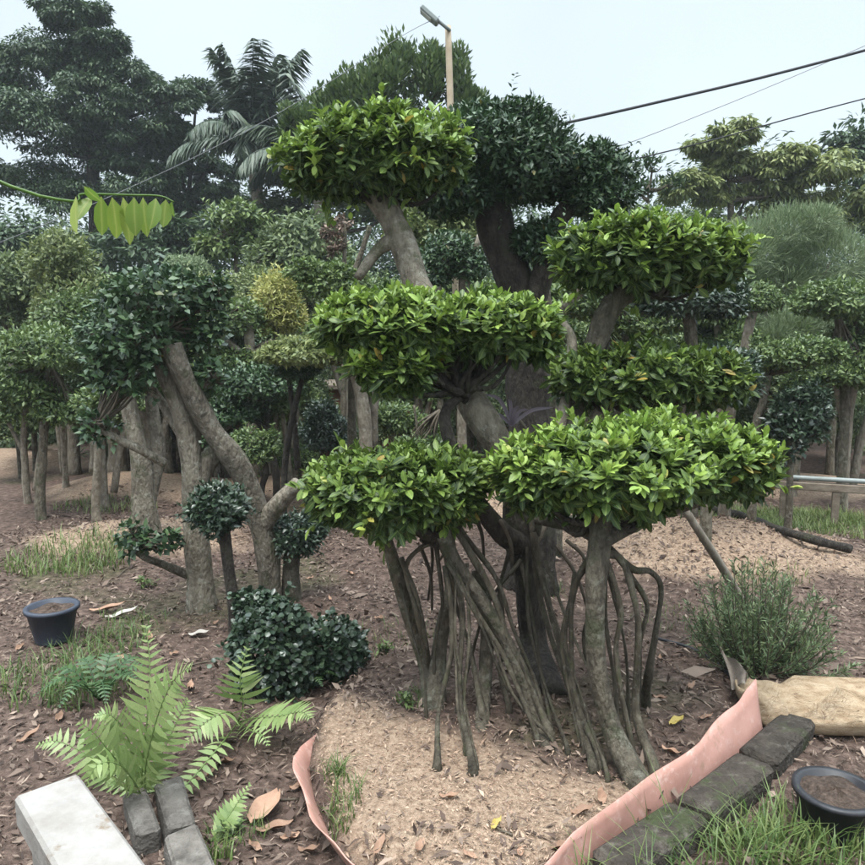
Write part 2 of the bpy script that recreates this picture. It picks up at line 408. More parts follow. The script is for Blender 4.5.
M['white'] = rough_mat('white_paint', [(.3, (.23, .205, .18)), (.55, (.30, .278, .255)), (.8, (.34, .32, .30))], 14, .7, .3, 60, (.19, .145, .105), pscale=15, pamt=.60, patch2=(.28, .265, .25))
M['pole'] = rough_mat('yellow_pole', [(.3, (.27, .21, .14)), (.6, (.36, .29, .205)), (.85, (.44, .37, .28))], 6, .6, .1, 40)
M['metal'] = rough_mat('lamp_grey', [(.3, (.14, .16, .15)), (.7, (.22, .24, .23))], 8, .45, .05, 40)
M['lens'] = rough_mat('lamp_lens', [(.3, (.45, .46, .44)), (.7, (.55, .56, .54))], 8, .3, .0, 40)
M['cable'] = rough_mat('black_cable', [(.3, (.015, .015, .017)), (.7, (.03, .03, .032))], 8, .6, .0, 40)
M['wire'] = rough_mat('grey_wire', [(.3, (.16, .16, .165)), (.7, (.24, .24, .245))], 8, .6, .0, 40)
M['blackpl'] = rough_mat('black_plastic', [(.3, (.014, .014, .016)), (.7, (.03, .03, .034))], 10, .45, .15, 30, (.07, .06, .05), pscale=18, pamt=.68)
M['bluepl'] = rough_mat('slate_plastic', [(.3, (.035, .042, .06)), (.7, (.06, .07, .095))], 10, .5, .1, 30)
M['sack'] = rough_mat('woven_sack', [(.3, (.20, .13, .075)), (.5, (.32, .235, .15)), (.75, (.42, .33, .23))], 16, .9, .9, 140, (.16, .10, .06), (1, 1, 4), pscale=7, pamt=.66)
M['sackgrey'] = rough_mat('grey_sheet', [(.3, (.13, .105, .085)), (.7, (.24, .20, .165))], 9, .8, .4, 90)
M['timber'] = rough_mat('weathered_timber', [(.3, (.10, .078, .058)), (.6, (.19, .155, .12)), (.8, (.28, .24, .19))], 9, .9, .5, 60, (.08, .09, .05), (.25, 3, 3), pscale=7, pamt=.66)
M['brick'] = rough_mat('red_brickwork', [(.3, (.20, .085, .058)), (.6, (.33, .15, .105)), (.8, (.42, .23, .17))], 7, .9, .5, 50)
M['soil'] = rough_mat('pot_soil', [(.3, (.03, .02, .015)), (.5, (.07, .048, .036)), (.75, (.16, .11, .085))], 40, .95, 1., 60, dist=.02)
M['paper'] = rough_mat('white_scrap', [(.3, (.30, .27, .235)), (.7, (.42, .385, .345))], 12, .8, .2, 30)
M['yellowleaf'] = leaf_mat('fallen_yellow_leaf', [(.34, .26, .06), (.40, .30, .08)], [(.46, .36, .12), (.5, .4, .14)], .6, .15)
M['bigleaf'] = rough_mat('big_dry_leaf', [(.3, (.20, .115, .075)), (.6, (.30, .185, .125)), (.8, (.36, .24, .17))], 14, .75, .5, 30, (.14, .08, .05), pscale=10, pamt=.62)

# ------------------------------------------------------------------ ground
def sawline(x, y):
    return sst(-.22, .22, 2.90 - .72 * (x + .1) - y + .14 * sn(x, y, 3.1, 4.) + .06 * sn(x, y, 9., 2.))
def ground():
    n = 420
    t = np.linspace(-1, 1, n)
    gx = 4.2 * t + 62 * t ** 5 * np.sign(t) * np.sign(t)
    s = np.linspace(0, 1, n)
    gy = -2.5 + 10.5 * s + 110 * s ** 5
    X, Y = np.meshgrid(gx, gy, indexing='xy')
    Z = gz(X, Y)
    near = np.exp(-((X - .1) / 3.0) ** 2 - ((Y - 3.) / 3.0) ** 2)
    Z = Z + near * .006 * (sn(X, Y, 38., 2.) + .7 * sn(X, Y, 71., 5.))
    V = np.stack([X, Y, Z], -1).reshape(-1, 3)
    i = np.arange(n - 1)[:, None] * n; k = np.arange(n - 1)[None]
    Q = np.stack([i + k, i + k + 1, i + n + k + 1, i + n + k], -1).reshape(-1, 4)
    mb = MB(); mb.add(V, [Q])
    # which kind of ground lies where: sawdust / red earth / moss and grass
    m, nt, out = mat_base('earth')
    o = mb.build('ground', m); o['kind'] = 'structure'
    x, y = V[:, 0], V[:, 1]
    saw = (1 - sst(.86, 1.02, bed_r(x, y) + .09 * sn(x, y, 3.1))) * sawline(x, y)
    for mx_, my_, rx, ry, h in MOUNDS[:3] + MOUNDS[4:]:
        r = np.sqrt(((x - mx_) / rx) ** 2 + ((y - my_) / ry) ** 2) + .15 * sn(x, y, 4.3)
        saw = np.maximum(saw, (1 - sst(.5, .95, r)) * .95)
    gr = sst(.15, .6, sn(x, y, 1.1, 7.)) * .4
    gr = np.maximum(gr, (1 - sst(.4, 1., np.hypot((x - 3.2) / 1.2, (y - 6.6) / .7))) * .9)
    gr = np.maximum(gr, sst(12., 18., y) * .9)
    gr = gr * (1 - saw)
    col = np.stack([saw, gr, np.zeros_like(saw), np.ones_like(saw)], -1).astype(np.float32)
    ca = o.data.color_attributes.new('zones', 'FLOAT_COLOR', 'POINT'); ca.data.foreach_set('color', col.ravel())
    at = N(nt, 'ShaderNodeAttribute', attribute_name='zones'); sep = N(nt, 'ShaderNodeSeparateColor'); nt.links.new(at.outputs['Color'], sep.inputs[0])
    tc = N(nt, 'ShaderNodeTexCoord')
    def noise(scale, det=6, ro=.7):
        z = N(nt, 'ShaderNodeTexNoise'); z.inputs['Scale'].default_value = scale; z.inputs['Detail'].default_value = det; z.inputs['Roughness'].default_value = ro
        nt.links.new(tc.outputs['Object'], z.inputs[0]); return z
    n1, n2, n3, n4 = noise(22), noise(45), noise(3.2), noise(120, 3)
    soil = ramp(nt, [(.30, (.032, .022, .017)), (.47, (.085, .058, .046)), (.60, (.145, .100, .080)), (.78, (.26, .190, .155))]); nt.links.new(n1.outputs[0], soil.inputs[0])
    sawr = ramp(nt, [(.30, (.145, .095, .065)), (.5, (.300, .212, .150)), (.72, (.44, .335, .245))]); nt.links.new(n2.outputs[0], sawr.inputs[0])
    grr = ramp(nt, [(.3, (.030, .040, .016)), (.55, (.070, .085, .032)), (.8, (.13, .13, .065))]); nt.links.new(n1.outputs[0], grr.inputs[0])
    def mix(f, a, b):
        x_ = N(nt, 'ShaderNodeMix', data_type='RGBA'); nt.links.new(f, x_.inputs[0]); nt.links.new(a, x_.inputs[6]); nt.links.new(b, x_.inputs[7]); return x_.outputs[2]
    def wobble(ch):
        a = N(nt, 'ShaderNodeMath', operation='MULTIPLY_ADD'); nt.links.new(n3.outputs[0], a.inputs[0]); a.inputs[1].default_value = .9
        b = N(nt, 'ShaderNodeMath', operation='ADD'); a.inputs[2].default_value = -.45
        nt.links.new(a.outputs[0], b.inputs[0]); nt.links.new(ch, b.inputs[1])
        r = N(nt, 'ShaderNodeMapRange'); r.inputs[1].default_value = .25; r.inputs[2].default_value = .75; nt.links.new(b.outputs[0], r.inputs[0]); return r.outputs[0]
    c1 = mix(wobble(sep.outputs[1]), soil.outputs[0], grr.outputs[0])
    c2 = mix(wobble(sep.outputs[0]), c1, sawr.outputs[0])
    b = N(nt, 'ShaderNodeBsdfPrincipled'); b.inputs['Roughness'].default_value = .95; b.inputs['Specular IOR Level'].default_value = .15
    nt.links.new(c2, b.inputs['Base Color'])
    bp = N(nt, 'ShaderNodeBump'); bp.inputs['Strength'].default_value = .9; bp.inputs['Distance'].default_value = .012
    ad = N(nt, 'ShaderNodeMath', operation='ADD'); nt.links.new(n4.outputs[0], ad.inputs[0]); nt.links.new(n2.outputs[0], ad.inputs[1])
    nt.links.new(ad.outputs[0], bp.inputs['Height']); nt.links.new(bp.outputs[0], b.inputs['Normal'])
    nt.links.new(b.outputs[0], out.inputs[0])
ground()

def scatter_ground():
    rng = np.random.default_rng(11)
    def put(name, mat, n, area, keep, L, W, kind=SMALL, curl=(.0, .5), young=.5, tilt=.35, zo=.004):
        x = rng.uniform(area[0], area[1], n); y = area[2] + (area[3] - area[2]) * rng.uniform(0, 1, n) ** 1.25
        k = rng.uniform(0, 1, n) < keep(x, y); x, y = x[k], y[k]; m = len(x)
        a = rng.uniform(0, 2 * PI, m)
        d = np.column_stack([np.cos(a), np.sin(a), rng.normal(0, tilt, m)])
        up = np.column_stack([rng.normal(0, tilt, m), rng.normal(0, tilt, m), np.ones(m)])
        ll = L * np.exp(rng.normal(0, .35, m))
        mb = MB(); leaves(mb, np.column_stack([x, y, gz(x, y) + zo + rng.uniform(0, .012, m)]), d, up, ll, ll * (W / L) * rng.uniform(.6, 1.3, m),
                          rng.uniform(*curl, m), kind, np.clip(rng.normal(young, .3, m), 0, 1))
        o = mb.build(name, M[mat]); o['kind'] = 'stuff'; return o
    inbed = lambda x, y: (bed_r(x, y) < .95)
    def sawz(x, y):
        s = inbed(x, y) * sawline(x, y)
        for mx_, my_, rx, ry, h in MOUNDS[:3]:
            s = np.maximum(s, .7 * (np.hypot((x - mx_) / rx, (y - my_) / ry) < .75))
        return s * .95 + .03
    put('wood_shavings', 'shaving', 105000, (-1.6, 3.2, 1.9, 6.2), sawz, .0115, .0036, SMALL, (-.2, .8), .5, .35)
    def lit(x, y):
        return np.where(inbed(x, y), .06 + .5 * sst(2.35, 2.05, y + .15 * sn(x, y, 5.)) + .94 * (1 - sawline(x, y)), .75 + .35 * sn(x, y, 1.7, 2.))
    put('leaf_litter', 'litter', 46000, (-3.6, 3.6, 1.6, 7.5), lit, .034, .013, MID, (-.5, 1.2), .26, .5)
    put('wood_bits', 'litter', 16000, (-2.6, 2.8, 1.7, 6.0), lambda x, y: .75 + 0 * x, .034, .004, SMALL, (0, .3), .6, .25)
scatter_ground()

def grasses():
    rng = np.random.default_rng(5)
    mb = MB()
    def patch(px, py, rx, ry, n, h, w, lean=.6, age=.4):
        c = Gd(px, py); a = rng.uniform(0, 6.28, n); r = np.sqrt(rng.uniform(0, 1, n))
        xy = np.column_stack([c[0] + np.cos(a) * r * rx, c[1] + np.sin(a) * r * ry])
        blades(mb, rng, xy, h, w, lean, 3, age)
    patch(710, 866, .26, .09, 100, .15, .005, 1., .3); patch(765, 856, .18, .12, 90, .15, .007, .9, .45); patch(770, 850, .2, .12, 90, .09, .016, .8, .6); patch(690, 840, .2, .04, 16, .22, .005, .6, .4); patch(640, 885, .2, .06, 70, .15, .005, .9, .35)
    patch(800, 845, .22, .16, 130, .13, .008, .7, .4); patch(850, 855, .25, .2, 170, .13, .007, .7, .4)
    patch(775, 520, .75, .4, 1500, .09, .006, .8, .75); patch(830, 525, .8, .5, 1500, .09, .006, .8, .75); patch(720, 512, .4, .25, 240, .07, .006, .8, .6)
    patch(770, 560, .3, .15, 120, .08, .006, .8, .7)
    patch(345, 800, .06, .13, 130, .07, .004, .8, .3); patch(335, 775, .04, .05, 60, .07, .005, .8, .3)
    patch(105, 490, .5, .2, 260, .10, .008, .7, .7); patch(95, 560, .25, .35, 300, .11, .008, .8, .7); patch(60, 560, .4, .4, 400, .13, .008, .8, .6)
    patch(110, 645, .22, .22, 260, .10, .005, 1.1, .25); patch(90, 690, .2, .2, 220, .11, .006, 1.0, .25); patch(50, 680, .3, .3, 300, .12, .006, 1., .25)
    patch(235, 835, .12, .07, 90, .07, .004, .9, .3); patch(215, 860, .06, .05, 60, .08, .008, .7, .5)
    patch(395, 640, .35, .25, 160, .06, .004, .9, .3); patch(420, 700, .1, .1, 70, .06, .005, .9, .3); patch(540, 300 + 290, .2, .2, 60, .06, .005, .9, .3)
    patch(680, 620, .3, .25, 120, .05, .004, .9, .4); patch(135, 620, .2, .15, 70, .06, .008, .8, .35)
    patch(430, 470, 3.2, .9, 900, .12, .010, .8, .5)
    o = mb.build('grass', M['grass']); o['kind'] = 'stuff'
grasses()

# ------------------------------------------------------------------ the big cloud-pruned tree in the round bed
HERO = Gd(540, 690)
hero = thing('cloud_pruned_tree', 'large cloud-pruned tree with bright green leaf pads on many woody roots in the pink-edged bed', 'topiary tree', HERO)

def hero_pad(lobes, Ym, seed, n, hub, L=.080, ybias=1.0, bottom=.5, label=None, mat='topiary', inner=1.1, under=.5, zlo=.10, flat=.85):
    """lobes: (px, py, rx px, ry px, dY) read at distance Ym+dY"""
    rng = np.random.default_rng(seed)
    ells = []
    for px, py, rx, ry, dy in lobes:
        y = Ym + dy; k = y / F
        c = P(px, py + ry * .25, y)
        ells.append((c[0], c[1], c[2], rx * k * .95, rx * k * .80, ry * k * 1.06))
    mb = MB()
    p, nr = on_ellipsoids(rng, ells, int(n * 1.0), (.84, 1.10), bottom, .24, zlo, flat)
    ax = nr * .55 + np.array([0, 0, .75]) + .30 * rdir(rng, len(p))
    rosettes(mb, rng, p, ax, L * rng.uniform(.8, 1.15, len(p)), L * .47, 8, 4, ybias)
    # older leaves within and under the shoots, colour darkened to add shade there
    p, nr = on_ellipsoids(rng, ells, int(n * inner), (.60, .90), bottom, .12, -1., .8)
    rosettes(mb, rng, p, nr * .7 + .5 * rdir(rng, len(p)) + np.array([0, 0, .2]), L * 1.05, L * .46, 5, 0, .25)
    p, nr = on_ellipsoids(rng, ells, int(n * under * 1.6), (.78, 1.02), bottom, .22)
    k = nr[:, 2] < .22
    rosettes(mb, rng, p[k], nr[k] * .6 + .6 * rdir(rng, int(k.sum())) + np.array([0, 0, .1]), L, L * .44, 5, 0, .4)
    # a few fresh shoots low on the flank
    p, nr = on_ellipsoids(rng, ells, int(n * .16), (.95, 1.08), bottom, .16)
    k = np.abs(nr[:, 2] + .25) < .3
    rosettes(mb, rng, p[k], nr[k] * .7 + .3 * rdir(rng, int(k.sum())) + np.array([0, 0, .45]), L, L * .47, 7, 4, ybias)
    sprigs(mb, rng, ells, 34, L, L * .45, .085, BIG, bottom, .7 * ybias)
    o = mb.build('foliage_pad', M[mat], hero, label=label)
    # the branches that carry the pad
    bb = MB(); hub = np.array(hub)
    tw, _ = on_ellipsoids(rng, ells, 44, (.55, .85), bottom, .0)
    for i, q in enumerate(tw):
        mid = hub * .55 + q * .45 + np.array([0, 0, -.03]) + rng.normal(0, .03, 3)
        tube(bb, [hub + rng.normal(0, .015, 3), mid, q], [.017, .011, .004], 4, 6, .1, seed + i)
    bb.build('branch', M['bark_dark'], hero)
    return o

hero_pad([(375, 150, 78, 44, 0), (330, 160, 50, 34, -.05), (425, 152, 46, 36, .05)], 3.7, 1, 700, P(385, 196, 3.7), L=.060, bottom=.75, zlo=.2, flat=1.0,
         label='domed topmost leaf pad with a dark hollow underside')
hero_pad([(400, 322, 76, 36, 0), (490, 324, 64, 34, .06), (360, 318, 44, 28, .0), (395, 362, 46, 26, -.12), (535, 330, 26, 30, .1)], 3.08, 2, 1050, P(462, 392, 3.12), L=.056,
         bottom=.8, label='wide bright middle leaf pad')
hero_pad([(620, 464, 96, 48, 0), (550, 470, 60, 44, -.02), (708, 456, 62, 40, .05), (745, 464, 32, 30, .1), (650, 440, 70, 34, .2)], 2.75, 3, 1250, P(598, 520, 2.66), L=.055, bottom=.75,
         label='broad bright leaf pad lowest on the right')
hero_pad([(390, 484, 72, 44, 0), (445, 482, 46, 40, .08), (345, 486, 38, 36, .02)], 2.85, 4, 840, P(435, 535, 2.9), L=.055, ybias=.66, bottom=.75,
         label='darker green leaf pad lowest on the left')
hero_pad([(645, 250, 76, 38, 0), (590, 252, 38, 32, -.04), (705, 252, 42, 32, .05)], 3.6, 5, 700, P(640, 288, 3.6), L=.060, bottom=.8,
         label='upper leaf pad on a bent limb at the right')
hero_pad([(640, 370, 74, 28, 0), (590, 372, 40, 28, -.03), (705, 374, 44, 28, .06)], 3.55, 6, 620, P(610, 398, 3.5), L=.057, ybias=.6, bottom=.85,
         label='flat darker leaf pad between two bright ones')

tr = MB()
tube(tr, [HERO + (0, 0, -.05), P(534, 640, 3.25), P(526, 580, 3.22), P(521, 530, 3.22), P(519, 480, 3.22), P(515, 452, 3.22)], [.078, .064, .062, .068, .070, .060], 8, 16, .16, 1, .6)
tr.build('trunk', M['bark_dark'], hero)
lb = MB()
tube(lb, [P(520, 500, 3.22), P(497, 445, 3.2), P(474, 405, 3.2), P(450, 350, 3.35), P(425, 300, 3.55), P(408, 258, 3.66), P(393, 222, 3.7), P(377, 192, 3.7)],
     [.072, .066, .066, .066, .068, .068, .066, .07], 7, 16, .12, 2)
tube(lb, [P(398, 238, 3.68), P(378, 250, 3.66), P(358, 278, 3.6)], [.05, .032, .022], 5, 10, .1, 3)
lb.build('limb', M['bark_mottled'], hero, label='stout pale grey limb leaning up to the topmost pad')
lb = MB()
tube(lb, [P(524, 530, 3.24), P(550, 470, 3.4), P(578, 400, 3.55), P(596, 345, 3.6), P(606, 318, 3.6), P(622, 294, 3.6), P(652, 276, 3.6)], [.075, .06, .055, .055, .06, .06, .045], 7, 14, .15, 5)
lb.build('limb', M['bark'], hero, label='bent limb carrying the upper right pad')
lb = MB()
tube(lb, [P(528, 540, 3.25), P(575, 470, 3.45), P(606, 402, 3.5), P(600, 380, 3.5)], [.05, .04, .04, .035], 7, 12, .12, 6)
tube(lb, [P(540, 500, 3.25), P(566, 400, 3.5), P(572, 345, 3.55), P(562, 322, 3.56)], [.03, .026, .024, .02], 6, 10, .1, 61)
lb.build('limb', M['bark_pale'], hero)
lb = MB()
tube(lb, [P(522, 545, 3.2), P(500, 530, 3.05), P(470, 490, 3.0), P(445, 420, 3.05), P(462, 394, 3.12)], [.05, .045, .03, .024, .02], 7, 10, .1, 7)
lb.build('limb', M['bark_dark'], hero)
lb = MB()   # sideways limb under the right pad
tube(lb, [P(595, 545, 2.6), P(625, 530, 2.68), P(660, 512, 2.8), P(700, 500, 2.9), P(722, 494, 2.92)], [.032, .026, .028, .026, .018], 6, 10, .14, 8)
tube(lb, [P(600, 540, 2.62), P(575, 528, 2.8), P(548, 522, 3.0), P(526, 515, 3.2)], [.022, .02, .02, .025], 6, 10, .12, 81)
lb.build('limb', M['bark'], hero)

st = MB()   # stems that stand on the ground of their own
b0 = Gd(636, 783)
tube(st, [b0 + (.03, .0, -.04), b0 + (0, 0, .01), P(612, 728, 2.52), P(596, 660, 2.55), P(596, 590, 2.58), P(600, 528, 2.64), P(598, 500, 2.68)], [.052, .044, .036, .035, .039, .043, .042], 8, 14, .12, 9, .25)
st.build('stem', M['bark'], hero, label='lichen-spotted stem bent at the foot, at the right')
st = MB(); b0 = Gd(432, 708)
tube(st, [b0 + (0, 0, -.04), P(424, 660, 3.08), P(404, 600, 3.02), P(388, 545, 2.95), P(380, 515, 2.9)], [.037, .030, .028, .026, .026], 8, 12, .12, 10, .3)
tube(st, [b0 + (.01, 0, -.03), P(440, 640, 3.05), P(452, 585, 3.0), P(447, 535, 2.95), P(440, 505, 2.9)], [.038, .030, .027, .03, .036], 8, 12, .12, 11, .3)
st.build('stem', M['bark'], hero)
st = MB(); b0 = Gd(545, 745)
tube(st, [b0 + (.01, 0, -.04), P(533, 705, 2.8), P(510, 650, 2.84), P(480, 600, 2.88), P(452, 555, 2.9), P(438, 520, 2.9)], [.036, .031, .030, .032, .035, .038], 8, 12, .2, 12, .15)
st.build('stem', M['bark'], hero)
st = MB(); b0 = Gd(482, 730)
tube(st, [b0 + (0, 0, -.04), P(485, 670, 2.92), P(487, 620, 2.95), P(478, 570, 3.0)], [.03, .026, .028, .026], 8, 10, .15, 13, .2)
st.build('stem', M['bark'], hero)

ROOTS = [  # pixel, distance of each point from the upper end to the ground
    ([(452, 565, 2.85), (462, 620, 2.8), (460, 690, 2.68)], (472, 772), .014),
    ([(440, 560, 2.85), (455, 640, 2.75), (440, 710, 2.65)], (437, 767), .013),
    ([(462, 560, 2.9), (470, 640, 2.78), (462, 700, 2.7)], (466, 752), .009),
    ([(402, 560, 2.95), (412, 600, 2.96), (424, 640, 2.98)], (428, 690), .014),
    ([(440, 545, 2.95), (418, 546, 2.95), (408, 565, 2.95), (416, 610, 2.96), (426, 650, 3.0)], (430, 690), .014),
    ([(437, 552, 2.9), (441, 600, 2.93), (434, 645, 2.95)], (433, 700), .010),
    ([(452, 530, 2.92), (488, 585, 2.9), (512, 640, 2.85), (530, 690, 2.8)], (548, 738), .016),
    ([(456, 525, 2.95), (498, 580, 2.95), (516, 630, 2.9), (527, 680, 2.86)], (543, 728), .012),
    ([(448, 555, 2.87), (476, 612, 2.82), (504, 660, 2.8)], (536, 742), .012),
    ([(500, 575, 3.05), (505, 640, 3.0), (500, 670, 3.0)], (508, 712), .012),
    ([(470, 600, 3.0), (462, 585, 3.0), (455, 600, 2.98), (468, 650, 2.95)], (482, 720), .012),
    ([(536, 530, 3.05), (545, 590, 2.98), (562, 650, 2.85), (580, 710, 2.72)], (600, 765), .017),
    ([(531, 520, 3.1), (540, 600, 3.0), (556, 660, 2.9), (574, 715, 2.75)], (592, 770), .014),
    ([(534, 540, 3.08), (552, 620, 2.94), (566, 680, 2.82)], (584, 752), .011),
    ([(598, 548, 2.66), (580, 575, 2.75), (570, 620, 2.78), (574, 690, 2.74)], (590, 748), .014),
    ([(594, 556, 2.68), (574, 580, 2.82), (562, 640, 2.84), (568, 700, 2.78)], (580, 742), .012),
    ([(609, 552, 2.64), (630, 566, 2.7), (650, 572, 2.75), (660, 592, 2.78), (655, 630, 2.78), (648, 670, 2.78)], (646, 708), .015),
    ([(608, 550, 2.62), (622, 562, 2.6), (634, 590, 2.6), (638, 640, 2.6), (641, 710, 2.6)], (652, 770), .0165),
    ([(612, 556, 2.68), (630, 574, 2.72), (644, 600, 2.76), (643, 640, 2.78)], (638, 700), .013),
    ([(609, 562, 2.62), (612, 610, 2.6), (618, 660, 2.6)], (632, 758), .013),
    ([(606, 560, 2.66), (607, 620, 2.66), (612, 680, 2.66)], (618, 740), .010),
    ([(604, 560, 2.7), (616, 600, 2.72), (626, 650, 2.74)], (628, 725), .008),
    ([(575, 575, 2.8), (570, 640, 2.8), (585, 700, 2.72)], (606, 778), .008),
    ([(512, 540, 3.1), (500, 600, 3.05), (512, 660, 3.0)], (520, 705), .010),
    ([(528, 545, 3.05), (532, 620, 2.95), (545, 690, 2.86)], (566, 752), .009),
    ([(585, 565, 2.76), (596, 600, 2.85), (586, 640, 2.9)], (596, 705), .012),
    ([(455, 550, 2.87), (458, 640, 2.75), (470, 720, 2.66)], (476, 768), .006),
    ([(540, 560, 3.0), (566, 630, 2.84), (600, 700, 2.65)], (626, 770), .007),
    ([(520, 560, 3.05), (488, 610, 3.0), (470, 660, 2.96)], (458, 712), .009),
]
rx = np.random.default_rng(99)
for a, b, n in [((446, 556, 2.88), (540, 738), 2), ((534, 545, 3.05), (590, 760), 1), ((596, 560, 2.68), (600, 765), 0), ((392, 560, 2.95), (432, 700), 1), ((520, 560, 3.1), (548, 715), 1), ((448, 560, 2.86), (462, 760), 1)]:
    for _ in range(n):
        j = rx.normal(0, 1, 6)
        e = (b[0] + 9 * j[0], b[1] + 9 * j[1]); st0 = (a[0] + 5 * j[2], a[1] + 10 * abs(j[3]), a[2] + .04 * j[4])
        yb = float(Gd(*e)[1]); t1, t2 = .35, .72
        ROOTS.append(([st0] + [(st0[0] * (1 - t) + e[0] * t + 6 * rx.normal(), st0[1] * (1 - t) + e[1] * t, st0[2] * (1 - t) + yb * t + .03 * rx.normal()) for t in (t1, t2)], e, rx.uniform(.005, .009)))
for i, (pts, foot, r) in enumerate(ROOTS):
    g = Gd(*foot)
    mb = MB()
    path = [P(*p) for p in pts]
    rng = np.random.default_rng(200 + i)
    path = [p + rng.normal(0, .010, 3) for p in path] + [g + (0, 0, .03), g + (0, 0, -.03)]
    tube(mb, path, [r * .92, r * .8, r * .7, r * .75, r * 1.15, r * 1.5], 7, 9, .22, i, fine=16.)
    mb.build('aerial_root', M['root'], hero)
# a few loose twigs hanging under the canopy
for i, (a, b) in enumerate([((468, 505, 3.0), (484, 560, 3.1)), ((500, 520, 3.0), (512, 575, 3.1)), ((566, 540, 3.2), (590, 575, 3.1)), ((556, 545, 3.3), (588, 610, 3.2)),
                            ((420, 545, 3.1), (432, 610, 3.1)), ((428, 520, 3.1), (428, 600, 3.2)), ((480, 480, 3.2), (440, 560, 3.2)), ((540, 470, 3.1), (520, 420, 3.1))]):
    tb = MB(); tube(tb, [P(*a), (P(*a) + P(*b)) / 2 + (.02, 0, .01), P(*b)], [.009, .008, .006], 4, 6, .1, i)
    tb.build('twig', M['twig'], hero)

# ------------------------------------------------------------------ generic shaped trees and shrubs
def shaped(name, label, cat, Y, pads, stems, leaf=(.055, .026), mat='green', bark='bark', cover=1.75, kind=SMALL, group=None, seed=0, ground=True,
           bottom=.6, lump=.26, ymean=.5, depth=.85, twigs=14, droop=0., dys=None):
    """pads: (px, py, rx, ry[, dY]) ; stems: ([(px, py[, dY])...] from the foot up, r0 px, r1 px)"""
    rng = np.random.default_rng(seed + 1000)
    k = Y / F; leaf = (leaf[0] * .8, leaf[1] * .8)
    foot = stems[0][0][0] if stems else (pads[0][0], 0)
    x0 = P(foot[0], foot[1], Y)[0]
    base = np.array((x0, Y, float(gz(x0, Y))))
    root = thing(name, label, cat, base, group)
    tips = []
    for i, (pts, r0, r1) in enumerate(stems):
        q = [P(p[0], p[1], Y + (p[2] if len(p) > 2 else 0)) for p in pts]
        if i == 0 and ground:
            q = [np.array((q[0][0], q[0][1], float(gz(q[0][0], q[0][1])) - .05))] + ([q[0]] if q[0][2] > gz(q[0][0], q[0][1]) + .06 else []) + q[1:]
        mb = MB(); tube(mb, q, [r0 * k, (r0 + r1) / 2 * k, r1 * k], 7, 12 if r0 > 6 else 8, .13, seed * 7 + i, .3 if i == 0 else 0)
        mb.build('trunk' if i == 0 else 'limb', M[bark], root)
        tips.append(q[-1])
    for j, pd in enumerate(pads):
        px, py, rx, ry = pd[:4]; y = Y + (pd[4] if len(pd) > 4 else 0)
        c = P(px, py + ry * .15, y)
        main = (c[0], c[1], c[2], rx * k, rx * k * depth, ry * k * 1.05)
        ells = [main]
        for _ in range(4):
            a = rng.uniform(0, 6.28); f = rng.uniform(.35, .75)
            ells.append((c[0] + math.cos(a) * f * main[3], c[1] + math.sin(a) * f * main[4], c[2] + rng.uniform(-.1, .45) * main[5],
                         main[3] * rng.uniform(.35, .55), main[4] * rng.uniform(.35, .55), main[5] * rng.uniform(.45, .7)))
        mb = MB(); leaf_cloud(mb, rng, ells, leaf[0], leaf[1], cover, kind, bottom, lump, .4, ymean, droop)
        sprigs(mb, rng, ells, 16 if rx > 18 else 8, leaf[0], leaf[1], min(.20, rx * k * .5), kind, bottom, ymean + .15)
        if twigs:
            hub = min(tips, key=lambda t: np.linalg.norm(t - c)) if tips else c - np.array((0, 0, main[5] * bottom))
            if np.linalg.norm(hub - c) > 2.2 * main[3]: hub = c - np.array((0, 0, main[5] * bottom * .6))
            tb = MB()
            tw, _ = on_ellipsoids(rng, [main], twigs, (.5, .95), bottom, 0)
            for i, q in enumerate(tw):
                tube(tb, [hub, hub * .5 + q * .5 + rng.normal(0, .02, 3), q], [.010, .007, .003], 3, 5, .1, i)
            tb.build('branch', M['twig'], root)
        mb.build('foliage_pad' if len(pads) > 1 else 'foliage', M[mat], root)
    return root

# the dark-crowned tree right behind the big one
shaped('cloud_pruned_tree', 'dark-crowned shaped tree rising behind the bright-padded tree, no fresh growth', 'topiary tree', 4.7,
       [(497, 158, 80, 46), (452, 178, 42, 38, -.2), (598, 182, 38, 36), (548, 168, 24, 34, .15), (541, 242, 27, 20, -.1), (488, 128, 44, 24, .1)],
       [([(532, 590), (530, 480), (529, 400), (524, 330), (516, 288), (502, 245), (490, 205), (488, 175)], 22, 17),
        ([(526, 330), (532, 300, -.05), (545, 270, -.1), (552, 245, -.1), (560, 215, 0), (585, 195, 0)], 13, 8)],
       (.058, .024), 'dark', 'bark_dark', 3.0, MID, seed=3, bottom=.75, lump=.2, ymean=.45, twigs=24)

